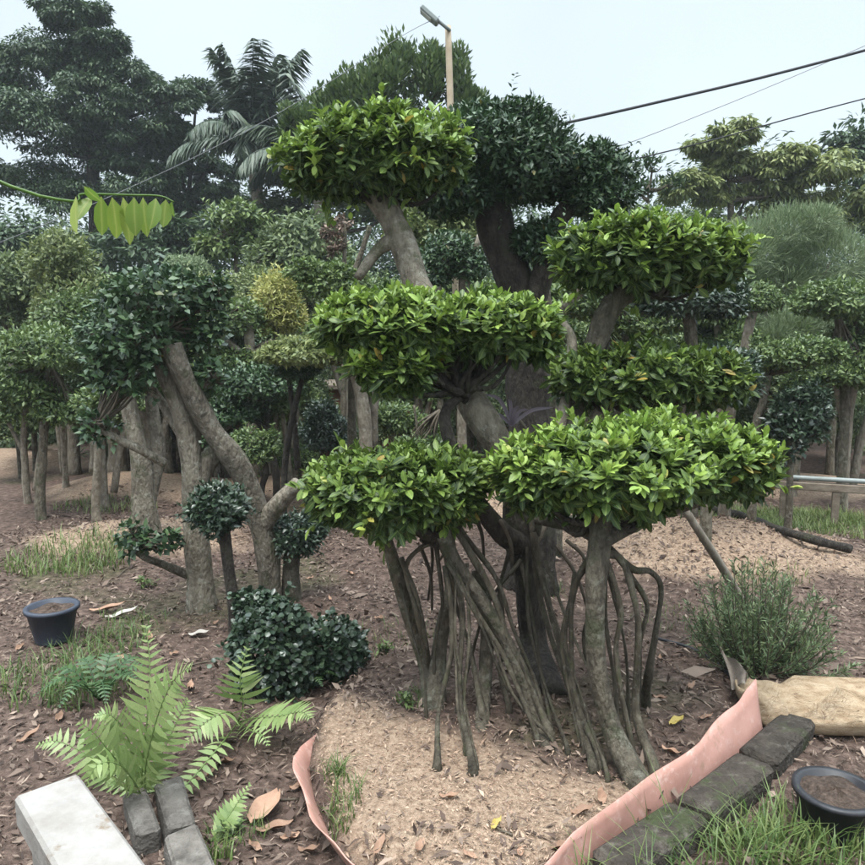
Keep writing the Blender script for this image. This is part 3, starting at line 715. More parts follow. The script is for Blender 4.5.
# the grey-trunked tree at the left
shaped('cloud_pruned_tree', 'dark-leaved shaped tree at the left with forked mottled grey trunks and a cut stub', 'topiary tree', 4.35,
       [(160, 290, 44, 24), (135, 338, 34, 26, -.15), (178, 336, 28, 24, .15), (205, 318, 20, 30, .1), (118, 305, 20, 22, .1), (122, 376, 26, 15, -.15), (100, 352, 16, 12, -.1), (212, 372, 14, 13, 0), (215, 290, 14, 14, .1), (96, 425, 17, 13, -.2), (134, 536, 13, 16, -.2), (160, 540, 18, 9, -.2)],
       [([(204, 618), (198, 560), (194, 500), (188, 440), (174, 395), (163, 360), (160, 330)], 13, 8),
        ([(272, 598, .1), (268, 560, .1), (258, 515, .1), (240, 470, .05), (212, 430, 0), (192, 395, -.05), (178, 362, -.1), (172, 345, -.1)], 13, 10),
        ([(262, 525, .1), (278, 505, .05), (298, 484, 0)], 10, 8),
        ([(196, 490), (206, 465, .05), (222, 445, .1)], 11, 9),
        ([(165, 463), (140, 450, -.1), (115, 438, -.15), (96, 426, -.2)], 4.5, 3),
        ([(190, 575), (165, 565, -.1), (142, 556, -.2), (132, 540, -.2)], 4.5, 2.5),
        ([(184, 440), (160, 400, .1), (140, 375, .1), (112, 365, .1)], 6, 3)],
       (.066, .040), 'dark', 'bark_mottled', 1.15, MID, seed=5, bottom=.9, lump=.32, ymean=.6, twigs=18)

# low dark bush beside the bed
shaped('rounded_bush', 'low dark bush of small round glossy leaves beside the pink edging', 'bush', 3.3,
       [(276, 648, 46, 52, 0), (334, 642, 31, 32, .1), (262, 612, 26, 22, .1)], [([(290, 708), (288, 680), (284, 655)], 5, 3)],
       (.038, .030), 'bluish', 'bark', 2.2, ROUND, seed=8, bottom=1., lump=.16, ymean=.4)

shaped('ball_topiary', 'small ball of dark bluish leaves on a brown post-like stem before the left tree', 'topiary', 4.0,
       [(218, 506, 29, 26)], [([(233, 600), (228, 560), (222, 520)], 6, 6)], (.050, .026), 'bluish', 'bark_dark', 2.6, MID, seed=9, bottom=.9)
shaped('ball_topiary', 'small dark ball on a short thick pale stem beneath the darker left pad', 'topiary', 4.5,
       [(296, 533, 26, 21)], [([(291, 603), (291, 580), (293, 550)], 10, 8)], (.046, .022), 'bluish', 'bark', 2.6, MID, seed=10, bottom=.9)

MG = 'small shaped trees in the rows behind'
def mid(label, Y, pads, stems, name='cloud_pruned_tree', cat='topiary tree', **kw):
    return shaped(name, label, cat, Y, pads, stems, seed=kw.pop('seed', abs(hash(label.split()[0])) % 1 + len(label) * 13 + int(Y * 100)), **kw)

mid('pale-trunked tree directly behind the mottled left tree', 5.5, [(112, 335, 34, 30), (140, 372, 22, 16)],
    [([(150, 548), (144, 500), (138, 450), (128, 400), (120, 350)], 12, 7), ([(146, 520), (158, 450, .1), (150, 395, .1)], 7, 6)], bark='bark_mottled', mat='dark', leaf=(.06, .03))
mid('tree with a pair of straight pale trunks at the far left', 8.2, [(96, 345, 42, 36), (130, 320, 30, 22), (70, 320, 30, 30)],
    [([(118, 474), (115, 420), (110, 350)], 10, 7), ([(98, 472), (98, 420), (92, 360)], 8, 6)], bark='bark_pale', mat='green', leaf=(.08, .04))
mid('small round bright green bush on a thin curved stem by the red earth path', 6.4, [(254, 447, 23, 19)], [([(262, 490), (266, 470), (258, 452)], 3.5, 2.5)], name='ball_topiary', cat='topiary', bark='bark_dark', mat='green', leaf=(.055, .026))
mid('shaped tree with dark leaf tiers left of the thin black stems', 6.9, [(258, 384, 38, 17), (236, 412, 28, 15), (222, 440, 18, 10)], [([(276, 478), (270, 440), (266, 400)], 4, 3), ([(268, 430), (248, 415)], 3, 2)], bark='bark_dark', mat='dark', leaf=(.065, .032), ymean=.7)
mid('tree with a crooked pale stub and long slanting branch below the palm', 7.6, [(232, 318, 28, 20), (200, 350, 24, 18), (240, 362, 24, 12)],
    [([(252, 430), (250, 370), (249, 335), (243, 306)], 5, 5.5), ([(249, 360), (232, 345), (212, 326)], 3.5, 2.5), ([(252, 365), (262, 350), (272, 340)], 3, 2)], bark='bark_pale', mat='green', leaf=(.07, .035))
mid('yellow-leaved upright bush in the middle of the nursery', 8.0, [(276, 300, 22, 28), (262, 318, 14, 14), (292, 318, 13, 13)], [([(276, 400), (276, 340), (276, 310)], 3, 2.5)], name='yellow_bush', cat='bush', mat='yellow', leaf=(.085, .022), bottom=.9, ymean=.5)
mid('bright leaf tiers on twin forked twigs left of the leaning grey limb', 6.2, [(330, 282, 30, 18), (308, 272, 20, 12)],
    [([(352, 420), (352, 330), (350, 290), (358, 262), (370, 226)], 5, 2.5), ([(352, 300), (335, 295)], 3.5, 2)], mat='green', leaf=(.06, .028), ymean=.6, bark='bark')
mid('flat yellowish-green tier on two pale trunks, left of the wide middle pad', 5.9, [(308, 352, 44, 15), (345, 348, 30, 14)],
    [([(366, 450), (362, 400), (352, 360)], 8, 6), ([(372, 445, .1), (374, 400, .1), (372, 350, .1)], 6, 5)], mat='olive', bark='bark_pale', leaf=(.06, .028))
mid('low dark conical bush standing before the red brickwork', 6.5, [(325, 432, 26, 22), (322, 412, 14, 12)], [([(322, 470), (322, 450), (322, 435)], 3, 2)], name='dark_bush', cat='bush', mat='bluish', leaf=(.06, .022))
mid('slim tree with straight near-black stems left of the red brickwork', 6.1, [(296, 368, 24, 12)], [([(284, 480), (290, 430), (303, 375)], 3.2, 3), ([(298, 470, .1), (294, 420, .1), (288, 372, .1)], 3.2, 2.5)], bark='bark_dark', mat='dark')
mid('dark tuft on a pale forked stem seen between the two leaning trunks', 7.0, [(448, 252, 26, 20), (468, 268, 20, 14), (430, 275, 22, 12)], [([(462, 400), (463, 300), (462, 262)], 5, 4), ([(463, 300), (472, 262), (480, 235)], 4.5, 3)], bark='bark_pale', mat='dark', leaf=(.07, .03), ymean=.7)
mid('olive-leaved tree between the leaning grey limb and the dark trunk', 8.5, [(428, 228, 34, 30), (460, 232, 24, 22)], [([(440, 420), (440, 330), (436, 250)], 4, 3)], mat='olive', leaf=(.10, .05), ymean=.2)
mid('dark glossy tier on a brown trunk just right of the bent limb', 5.8, [(688, 296, 52, 22), (660, 300, 26, 16), (720, 306, 22, 14)], [([(693, 450), (692, 360), (688, 310)], 6.5, 5.5)], mat='bluish', leaf=(.075, .030), bark='bark', ymean=.6)
mid('small tight green ball on a slanting pale trunk at the right', 6.3, [(757, 298, 23, 15)], [([(729, 425), (734, 395), (744, 350), (753, 312)], 5.5, 4.5)], name='ball_topiary', cat='topiary', mat='green', leaf=(.045, .022), bark='bark_pale')
mid('flat-topped shaped tree with a dark crooked trunk near the right edge', 5.8, [(778, 356, 32, 15), (812, 352, 28, 15)], [([(756, 430), (762, 405), (768, 375)], 4.5, 3.5)], mat='green', leaf=(.055, .026), bark='bark')
mid('bluish tier on a reddish stem below the dark glossy tier', 5.2, [(728, 368, 28, 22), (712, 392, 24, 16), (742, 385, 16, 18)], [([(708, 470), (708, 420), (714, 385)], 6, 5)], mat='bluish', leaf=(.07, .032), ymean=.75)
mid('dark bluish upright bush at the right beyond the broad bright pad', 5.6, [(790, 420, 22, 34), (810, 410, 20, 28)], [([(790, 490), (790, 460), (790, 430)], 4, 3)], name='dark_bush', cat='bush', mat='bluish', leaf=(.07, .034), bottom=.9)
mid('green shaped tree filling the gap behind the bent limb', 6.6, [(585, 300, 40, 22), (650, 322, 36, 14), (600, 262, 28, 18)], [([(600, 440), (604, 370), (600, 310)], 6, 4)], mat='green', leaf=(.065, .03), ymean=.5)
mid('gnarled grey dead-looking trunk with few leaves behind the upper right pad', 5.3, [(565, 330, 16, 10)], [([(556, 420), (556, 350), (562, 310), (582, 290)], 8, 5), ([(556, 340), (548, 310), (546, 290)], 6, 4)], bark='bark', mat='green')
mid('rounded soft green bush among the roots of the rows at the left', 7.4, [(300, 455, 24, 16)], [([(300, 478), (300, 465), (300, 455)], 3, 2)], name='rounded_bush', cat='bush', mat='green', leaf=(.05, .02))
mid('low mixed green bush right of the red brickwork beneath the wide middle pad', 6.8, [(395, 418, 26, 16), (425, 430, 20, 14)], [([(398, 462), (398, 440), (398, 420)], 3, 2)], name='rounded_bush', cat='bush', mat='green', leaf=(.06, .028))
mid('low bush with thin upright twigs behind the pale stem under the middle pad', 6.0, [(420, 448, 26, 12)], [([(420, 490), (418, 440), (414, 405)], 2.5, 1), ([(426, 488), (434, 440), (440, 410)], 2.5, 1)], name='twiggy_bush', cat='bush', mat='green', leaf=(.055, .025))
mid('shaped tree with dark wide tiers in the second row at the far left edge', 6.6, [(50, 350, 46, 24), (20, 390, 40, 20), (62, 410, 26, 14)], [([(40, 500), (44, 430), (50, 365)], 5.5, 4)], mat='green', leaf=(.065, .03))
mid('shaped tree with spreading tiers beyond the right edge of the grass', 6.9, [(835, 300, 40, 20), (850, 370, 40, 18)], [([(842, 470), (845, 400), (838, 315)], 5, 4)], mat='green', leaf=(.065, .03))
mid('narrow tier of leaves low between the mottled trunks', 6.2, [(118, 395, 24, 12), (95, 400, 20, 14)], [([(96, 500), (100, 440), (110, 402)], 5, 4)], mat='green', leaf=(.06, .03), bark='bark_pale')
mid('light green ball clipped smooth in the far row below the dark tree', 11., [(186, 268, 22, 12)], [([(186, 420), (186, 330), (186, 280)], 3, 3)], name='ball_topiary', cat='topiary', mat='needle', leaf=(.06, .02))
mid('bright green leafy shrub of drooping leaves before the palm trunk', 12., [(236, 215, 24, 12), (218, 245, 20, 14), (250, 232, 14, 12)], [([(236, 400), (236, 300), (236, 225)], 3, 2)], name='leafy_shrub', cat='shrub', mat='green', leaf=(.16, .07), ymean=.9, droop=.5)
mid('bluish-green shrub of drooping leaves right of the palm trunk', 11.5, [(305, 245, 36, 34), (275, 262, 30, 22), (330, 262, 26, 22)], [([(305, 400), (305, 330), (305, 262)], 4, 3)], name='leafy_shrub', cat='shrub', mat='mass', leaf=(.15, .06), droop=.5)
mid('thin shrub with reddish withered leaves left of the leaning grey limb', 7.2, [(336, 244, 9, 10), (342, 224, 7, 8), (328, 232, 6, 7)], [([(344, 420), (344, 300), (345, 225)], 3, 2)], name='withered_shrub', cat='shrub', mat='litter', leaf=(.065, .028), ymean=.5, cover=.8)

# row of repeated small shaped trees farther back (copies of two of one kind)
def copy_tree(o, parent=None):
    c = o.copy(); C.objects.link(c); c.parent = parent
    for ch in [x for x in bpy.data.objects if x.parent == o]: copy_tree(ch, c)
    return c
proto = [mid('low tiered tree in the far row between the brickwork and the pale forked stem', 9.6, [(395, 330, 34, 15), (420, 300, 28, 13), (380, 290, 22, 11)], [([(405, 462), (402, 400), (408, 310)], 5, 3)], mat='green', leaf=(.08, .038), group=MG),
         mid('round-headed tree in the far row behind the wide middle pad', 10.2, [(520, 330, 30, 22), (500, 350, 24, 16)], [([(515, 452), (513, 400), (512, 345)], 5, 4)], mat='mass', leaf=(.08, .038), group=MG)]
proto += [mid('loose olive-leaved small tree in the far row left of the brickwork', 9.0, [(205, 300, 30, 24), (185, 330, 26, 18), (225, 335, 24, 16), (200, 372, 26, 14)], [([(205, 480), (202, 400), (204, 310)], 5, 3), ([(203, 400), (190, 360), (184, 335)], 3, 2)], mat='olive', leaf=(.07, .03), group=MG, cover=1.5, lump=.3, ymean=.2, bark='bark_pale'),
          mid('loose dark bushy small tree in the far row right of the upper right pad', 8.4, [(690, 340, 34, 26), (665, 365, 24, 18), (715, 372, 26, 18)], [([(690, 490), (692, 420), (690, 350)], 5, 3), ([(691, 420), (712, 390), (716, 375)], 3, 2)], mat='dark', leaf=(.075, .034), group=MG, cover=1.6, lump=.3, ymean=.8, bark='bark'),
          mid('low light green mounded shrub between the far trunks left of the middle', 8.8, [(240, 400, 30, 20), (218, 412, 22, 16), (262, 414, 22, 15)], [([(240, 478), (240, 430), (240, 405)], 3, 2)], mat='mass', leaf=(.06, .028), group=MG, cover=1.6, lump=.3, ymean=.5, name='mounded_shrub', cat='shrub')]
proto.append(mid('slim pale twin-stemmed small tree with ragged tiers among the rows at the left', 7.4, [(150, 352, 26, 14), (128, 376, 20, 12), (172, 384, 20, 11), (146, 326, 18, 11)],
                 [([(150, 478), (147, 420), (150, 350)], 4.5, 3.5), ([(158, 476), (164, 430), (172, 390)], 3.5, 2.5), ([(148, 430), (136, 400), (128, 380)], 3, 2)], mat='green', leaf=(.06, .028), group=MG, cover=1.4, lump=.3, bark='bark_pale'))
GEN = {5: 'slim pale-stemmed small tree with ragged tiers among the rows', 0: 'small tiered tree half lost among the far rows of the nursery', 1: 'small round-headed tree half lost among the far rows of the nursery', 2: 'loose olive-leaved small tree half lost among the far rows',
       3: 'loose dark bushy tree half lost among the far rows', 4: 'low mounded shrub half lost between the far trunks'}
for i, (k, px, Y) in enumerate([(0, 180, 9.8), (1, 215, 10.6), (0, 60, 10.4), (1, 20, 9.6), (0, 255, 11.2), (0, 560, 9.6), (1, 630, 10.2), (0, 672, 11.0),
                                (1, 745, 10.4), (0, 800, 9.8), (1, 850, 10.6), (1, 140, 11.4), (0, 460, 11.0), (1, 590, 11.8), (1, 700, 12.0), (0, 110, 12.0),
                                (2, 130, 9.2), (2, 260, 9.9), (3, 165, 8.0), (2, 70, 8.9), (3, 235, 8.8), (2, 300, 11.2), (3, 470, 9.6), (2, 545, 10.4), (2, 620, 8.8), (3, 760, 8.9), (2, 725, 9.8), (3, 835, 8.2), (2, 800, 10.8),
                                (4, 150, 8.4), (4, 195, 9.4), (4, 290, 8.2), (4, 380, 8.0), (4, 430, 8.8), (4, 480, 9.4), (4, 560, 8.2), (4, 640, 9.0), (4, 735, 8.4), (4, 800, 7.8), (4, 860, 8.6), (4, 60, 9.4), (4, 15, 8.6), (5, 98, 7.0), (5, 235, 7.9), (5, 292, 7.3), (5, 345, 7.9), (5, 60, 7.6), (5, 195, 8.3), (5, 20, 7.2), (5, 420, 7.6), (5, 585, 7.8), (5, 665, 7.2), (5, 720, 7.9), (5, 800, 7.4), (5, 850, 7.0), (5, 125, 8.6), (5, 265, 9.0), (4, 30, 8.9), (4, 95, 8.8), (4, 130, 9.6), (4, 170, 9.0), (4, 215, 8.2), (4, 330, 8.8), (4, 680, 8.8), (4, 760, 9.6), (4, 840, 9.2), (4, 600, 9.6)]):
    c = copy_tree(proto[k]); x = (px - 432.5) / F * Y * 1.0
    c.location = (x, Y, float(gz(x, Y))); c.rotation_euler.z = i * 2.1; s = 1.0 + .22 * math.sin(i * 2.7); c.scale = (s, s, s * (1 + .12 * math.sin(i)))
    c['label'] = GEN[k]; c['group'] = MG

# ------------------------------------------------------------------ soft-needled trees and needle bush at the right
def needle_cloud(mb, rng, ells, L, W, n, upw=.6):
    p, nr = on_ellipsoids(rng, ells, n, (.45, 1.05), .8, .2)
    leaves(mb, p, nr + np.array([0, 0, upw]) + .7 * rdir(rng, len(p)), rdir(rng, len(p)), L * rng.uniform(.6, 1.2, len(p)), W, rng.uniform(0, .3, len(p)), SMALL, np.clip(rng.normal(.5, .3, len(p)), 0, 1))
def needle_tree(label, Y, pads, stem, n, L=.11, W=.009, seed=1):
    rng = np.random.default_rng(seed); k = Y / F
    x0 = P(stem[0][0], stem[0][1], Y)[0]
    r = thing('needle_tree', label, 'tree', (x0, Y, float(gz(x0, Y))))
    mb = MB(); q = [np.array((x0, Y, float(gz(x0, Y)) - .05))] + [P(a, b, Y) for a, b in stem[1:]]
    tube(mb, q, [6 * k, 4 * k, 2 * k], 6, 8, .12, seed)
    for j, (px, py, rx, ry) in enumerate(pads):
        tube(mb, [q[-2], q[-2] * .4 + P(px, py + ry, Y) * .6, P(px, py, Y)], [3 * k, 2 * k, k], 4, 6, .1, j)
    mb.build('trunk', M['bark'], r)
    for px, py, rx, ry in pads:
        c = P(px, py, Y); m2 = MB(); ells = [(c[0], c[1], c[2], rx * k, rx * k * .8, ry * k)]
        for _ in range(3):
            ells.append((c[0] + rng.normal(0, .5) * rx * k, c[1] + rng.normal(0, .4) * rx * k, c[2] + rng.normal(0, .35) * ry * k, rx * k * .5, rx * k * .45, ry * k * .5))
        needle_cloud(m2, rng, ells, L, W, n); m2.build('foliage_pad', M['needle'], r)
needle_tree('soft pale green fine-needled tree with cloud tiers at the upper right', 8.6, [(752, 252, 42, 30), (790, 232, 34, 22), (735, 278, 30, 14), (786, 285, 34, 22), (830, 262, 40, 30)], [(768, 450), (766, 350), (764, 280)], 5200, seed=21)
needle_tree('soft fine-needled tree with low brownish tiers right of the slanting pale trunk', 8.0, [(790, 330, 30, 16), (735, 322, 20, 14), (840, 318, 36, 18), (650, 320, 26, 12)], [(780, 450), (782, 400), (784, 340)], 3600, seed=22)

def needle_bush():
    rng = np.random.default_rng(31); g = Gd(757, 668)
    r = thing('needle_bush', 'feathery low bush of fine needle leaves beside the folded sack', 'bush', g)
    st, lf = MB(), MB()
    for i in range(120):
        a = rng.uniform(0, 6.28); sp_ = rng.uniform(.05, 1.1); h = rng.uniform(.20, .52) * (1.15 - .45 * sp_)
        d = np.array((math.cos(a) * sp_ * .34, math.sin(a) * sp_ * .30, h))
        b = g + np.array((math.cos(a) * .1 * rng.uniform(), math.sin(a) * .1 * rng.uniform(), -.02))
        q = tube(st, [b, b + d * .5 + np.array((0, 0, -.02)) + np.array((d[0], d[1], 0)) * .12, b + d], [.005, .0035, .0015], 6, 5, .05, i)
        m = 80
        t = rng.uniform(.2, 1, m) * (len(q) - 1); i0 = np.minimum(t.astype(int), len(q) - 2); f = (t - i0)[:, None]
        pos = q[i0] * (1 - f) + q[i0 + 1] * f; tan = norm(q[i0 + 1] - q[i0])
        leaves(lf, pos, tan * .9 + rdir(rng, m) * .8, rdir(rng, m), (.040) * rng.uniform(.6, 1.3, m), .0065, .1, SMALL, np.clip(rng.normal(.35, .3, m), 0, 1))
    st.build('stem', M['twig'], r); lf.build('foliage', M['needle_bush'], r)
needle_bush()

# ------------------------------------------------------------------ tall trees behind
def tall_tree(label, Y, trunk, lobes, leaf, mat, nclump=22, per=110, flat=.45, seed=0, bark='bark', name='tall_tree', droop=.25, ymean=.35, cr=.34, cat='tree', upright=0.):
    rng = np.random.default_rng(seed + 500); k = Y / F
    pts, r0, r1 = trunk
    x0 = P(pts[0][0], pts[0][1], Y)[0]; z0 = float(gz(x0, Y))
    r = thing(name, label, cat, (x0, Y, z0))
    q = [np.array((x0, Y, z0 - .1))] + [P(a, b, Y) for a, b in pts[1:]]
    mb = MB(); path = tube(mb, q, [r0 * k, (r0 + r1) / 2 * k, r1 * k], 6, 10, .1, seed, .4)
    lf = MB()
    for j, lo in enumerate(lobes):
        px, py, rx, ry = lo[:4]; c = P(px, py, Y + (lo[4] if len(lo) > 4 else rng.uniform(-.5, .5) * rx * k))
        R = np.array((rx * k, rx * k * .8, ry * k))
        s = path[np.argmin(np.linalg.norm(path - c - np.array((0, 0, -.6 * R[2])), axis=1))]
        tube(mb, [s, s * .45 + c * .55 + np.array((0, 0, -.25 * R[2])), c], [max(.02, 2.6 * k), 1.8 * k, .9 * k], 4, 6, .1, j)
        d = rdir(rng, nclump); d[:, 2] = np.where(d[:, 2] < -.35, -d[:, 2], d[:, 2])
        cen = c + d * R * rng.uniform(.45, 1.0, nclump)[:, None]
        for i in range(nclump):
            cs = cr * min(R[0], R[2] * 1.6) * rng.uniform(.6, 1.3)
            p = rdir(rng, per) * rng.uniform(.2, 1.0, per)[:, None] ** .6 * np.array((cs, cs, cs * (flat + upright)))
            p[:, 2] -= .25 * cs * (p[:, 0] ** 2 + p[:, 1] ** 2) / cs ** 2 * (1 - upright)
            dd = norm(p * np.array((1, 1, .4))) + rdir(rng, per) * .7 + np.array((0, 0, -droop + upright * 1.2))
            leaves(lf, cen[i] + p, dd, np.array((0, 0, 1.)) + .5 * rdir(rng, per), leaf[0] * rng.uniform(.7, 1.25, per), leaf[1], rng.uniform(0, .3, per), SMALL,
                   np.clip(rng.normal(ymean, .25, per), 0, 1))
            if i % 3 == 0:
                tube(mb, [c, (c + cen[i]) / 2 + (0, 0, -.03), cen[i]], [1.0 * k, .7 * k, .4 * k], 3, 5, .1, i)
    mb.build('trunk', M[bark], r); lf.build('crown', M[mat], r)
    return r

tall_tree('tall dark blue-green broadleaf tree in spreading boughs at the upper left', 20., ([(96, 420), (96, 260), (92, 140), (88, 30)], 9, 3),
          [(90, 20, 24, 16), (104, 48, 28, 16), (80, 62, 40, 26), (118, 84, 44, 24), (160, 104, 40, 20), (90, 112, 54, 30), (135, 138, 50, 22), (172, 130, 26, 14), (95, 160, 60, 28), (140, 178, 50, 22), (90, 205, 60, 28), (40, 70, 50, 32), (30, 125, 56, 34), (35, 185, 60, 34), (62, 22, 30, 20), (5, 100, 40, 34)],
          (.125, .055), 'far', 26, 250, .40, 1, 'bark_dark', cr=.36, droop=.45)
tall_tree('dark spreading tree between the layered tree and the palm', 22., ([(190, 420), (190, 300), (188, 200)], 8, 3),
          [(196, 100, 26, 18), (175, 150, 30, 16), (205, 172, 46, 14), (225, 130, 20, 14), (160, 205, 44, 18), (215, 198, 36, 14)], (.125, .055), 'far', 34, 190, .32, 2, 'bark_dark', cr=.36)
tall_tree('mid green tree with upright leafy shoots behind the lamp post', 13.5, ([(405, 420), (405, 260), (402, 130)], 7, 3),
          [(405, 85, 36, 30), (365, 100, 34, 26), (440, 90, 30, 32), (335, 112, 26, 16), (470, 118, 26, 22), (390, 130, 50, 24), (345, 140, 36, 20), (300, 128, 22, 14)], (.12, .05), 'green', 24, 110, .5, 3, 'bark', droop=-.3, ymean=.3, upright=1.1, cr=.30)
tall_tree('tall yellow-green tree of drooping leaf bunches at the upper right', 15., ([(735, 420), (733, 300), (730, 180)], 6, 2.5),
          [(738, 135, 24, 16), (712, 150, 24, 14), (735, 168, 32, 18), (770, 172, 30, 18), (795, 160, 26, 16), (690, 190, 30, 18), (745, 200, 50, 20), (790, 205, 40, 20), (830, 175, 34, 24), (848, 215, 36, 26)], (.15, .06), 'olive', 24, 100, .5, 4, 'bark', droop=.7, ymean=.6, cr=.30)
tall_tree('thin sparse sapling standing against the sky right of the dark crown', 11., ([(652, 400), (650, 260), (648, 190)], 2.5, 1), [(652, 172, 14, 12), (640, 192, 14, 8), (668, 185, 12, 8)], (.10, .04), 'far', 7, 22, .5, 5, 'bark', name='sapling', droop=-.2, upright=.5, cr=.5)
tall_tree('green rounded tree low behind the yellow-green tree', 17., ([(680, 420), (680, 330), (680, 250)], 6, 3), [(680, 235, 50, 24), (620, 255, 44, 26), (640, 225, 34, 16), (730, 240, 46, 24)], (.19, .08), 'mass', 18, 80, .5, 6)
tall_tree('broad bluish tree filling the middle distance left of the palm', 17., ([(150, 420), (150, 330), (150, 260)], 7, 3), [(150, 250, 60, 30), (90, 262, 50, 30), (190, 240, 40, 22), (40, 262, 50, 30), (0, 250, 50, 34)], (.20, .085), 'far', 20, 90, .5, 7)
tall_tree('broad green tree in the distance behind the leaning grey limb', 18., ([(330, 420), (330, 300), (330, 220)], 7, 3), [(330, 205, 56, 34), (400, 205, 50, 36), (280, 220, 40, 26), (460, 200, 46, 36), (300, 175, 30, 18)], (.20, .085), 'mass', 20, 90, .5, 8)
tall_tree('tall tree of loose dark foliage beyond the right edge', 18., ([(880, 420), (880, 260), (876, 150)], 8, 3), [(870, 150, 40, 30), (890, 200, 60, 34), (850, 230, 50, 30)], (.20, .085), 'far', 20, 90, .5, 9)

def palm(label, Y, base, top, fronds, seed, L=2.6):
    rng = np.random.default_rng(seed); k = Y / F
    x0 = P(base[0], base[1], Y)[0]; z0 = float(gz(x0, Y)); r = thing('palm_tree', label, 'palm', (x0, Y, z0))
    mb = MB(); t = P(top[0], top[1], Y)
    tube(mb, [np.array((x0, Y, z0 - .1)), np.array((x0, Y, z0)) * .5 + t * .5 + (.08, 0, 0), t], [.19, .16, .14], 12, 10, .06, seed)
    mb.build('trunk', M['bark_pale'], r)
    for i, (a, el, ln, dr) in enumerate(fronds):
        out = np.array((math.cos(a), math.sin(a), 0)); n = 26
        s = np.linspace(0, 1, n)
        ang = el - dr * s ** 1.3
        step = ln / (n - 1)
        pts = [t.copy()]
        for j in range(1, n):
            pts.append(pts[-1] + step * (out * math.cos(ang[j]) + np.array((0, 0, 1)) * math.sin(ang[j])))
        pts = np.array(pts)
        fr = MB(); tube(fr, pts[::4], [.035, .02, .008], 4, 6, 0, i)
        tan = norm(np.gradient(pts, axis=0)); side = np.cross(tan, np.array((0, 0, 1.))); side = norm(side)
        m = 90; tt = np.linspace(.10, .99, m) * (n - 1); i0 = np.minimum(tt.astype(int), n - 2); f = (tt - i0)[:, None]
        pos = pts[i0] * (1 - f) + pts[i0 + 1] * f
        for sg in (-1, 1):
            ll = ln * .30 * np.sin(np.linspace(.45, 2.9, m)) ** .6 * rng.uniform(.8, 1.1, m)
            d = side[i0] * sg * .75 + tan[i0] * .75 + np.array((0, 0, -.75)) + rng.normal(0, .1, (m, 3))
            leaves(fr, pos, d, np.array((0, 0, 1.)) + .3 * rng.normal(size=(m, 3)), ll, .07, rng.uniform(.1, .45, m), LANCE, np.clip(rng.normal(.5, .25, m), 0, 1))
        fr.build('frond', M['palm'], r)
rngp = np.random.default_rng(3)
palm('grey-green coconut palm against the sky at the upper left', 18., (268, 300), (252, 145),
     [(.8 * i + rngp.uniform(-.3, .3), rngp.uniform(1.2, 1.5), rngp.uniform(2.1, 2.5), rngp.uniform(.35, .8)) for i in range(11)] +
     [(.63 * i + rngp.uniform(-.3, .3), rngp.uniform(.2, 1.0), rngp.uniform(1.6, 2.1), rngp.uniform(1.2, 1.7)) for i in range(11)], 1)
palm('second palm with arching fronds to the right of the taller palm', 17., (322, 320), (318, 165),
     [(.4 + .57 * i, e, 2.1, d) for i, (e, d) in enumerate([(1.2, 1.1), (1.0, 1.5), (.9, 1.6), (1.25, 1.2), (.6, 1.6), (1.0, 1.4), (.5, 1.5), (1.3, 1.0), (.8, 1.6), (.2, 1.4), (1.1, 1.2)])], 2)

def woods():
    rng = np.random.default_rng(77)
    def mass(name, Y0, Y1, n, h, leaf, mat, x0, x1, per=70):
        mb = MB()
        x = rng.uniform(x0, x1, n); y = rng.uniform(Y0, Y1, n)
        top = h * (.7 + .45 * sn(x, y, .55, 2.)) 
        z = top * rng.uniform(0, 1, n) ** .7
        for i in range(n):
            cs = rng.uniform(.35, .8) * h / 3.2
            p = rdir(rng, per) * rng.uniform(.2, 1, per)[:, None] ** .6 * np.array((cs, cs, cs * .5))
            leaves(mb, np.array((x[i], y[i], max(z[i], .1))) + p, norm(p) + .6 * rdir(rng, per) + np.array((0, 0, -.2)), np.array((0, 0, 1.)) + .5 * rdir(rng, per),
                   leaf[0] * rng.uniform(.7, 1.2, per), leaf[1], .15, SMALL, np.clip(rng.normal(.35, .3, per), 0, 1))
        o = mb.build(name, M[mat]); o['kind'] = 'stuff'
    mass('far_woods', 23, 28, 2000, 7.6, (.24, .10), 'far', -24, 24, 80)
    mass('undergrowth', 12.4, 16, 1700, 3.1, (.13, .055), 'mass', -13, 13, 80)
    mass('low_ground_cover', 9.5, 12.5, 520, .75, (.11, .05), 'mass', -8.5, 8.5, 50)
woods()

# ------------------------------------------------------------------ street lamp and cables
def street_lamp():
    Y = 9.0; top = P(448, 26, Y); x = P(462, 330, Y)[0]
    foot = np.array((x, Y, float(gz(x, Y)))); r = thing('street_lamp', 'street lamp on a pale yellow wooden pole above the trees', 'street lamp', foot)
    mb = MB(); tube(mb, [foot + (0, 0, -.05), foot * .5 + top * .5, top], [.048, .042, .036], 10, 12, .02, 1); mb.build('pole', M['pole'], r)
    mb = MB(); a = P(447, 28, Y - .06); b = P(436, 19, Y - .06); tube(mb, [a + (.03, .04, -.01), a, b], [.02, .02, .02], 4, 10, 0, 1); mb.build('arm', M['metal'], r)
    h0, h1 = P(438, 23, Y - .06), P(421, 8, Y - .06)
    d = norm(h1 - h0); s = np.array((0, 1., 0)); n = np.cross(s, d); 
    if n[2] < 0: n = -n
    mb = MB(); box(mb, (h0 + h1) / 2 + n * .0, [d, s, n], (np.linalg.norm(h1 - h0) / 2, .075, .030), 0, .02); hd = mb.build('lamp_head', M['metal'], r, smooth=False)
    mb = MB(); box(mb, (h0 + h1) / 2 + d * .03 - n * .031, [d, s, n], (np.linalg.norm(h1 - h0) / 2 * .62, .055, .006), 0, .004); mb.build('lens', M['lens'], hd, smooth=False)
street_lamp()
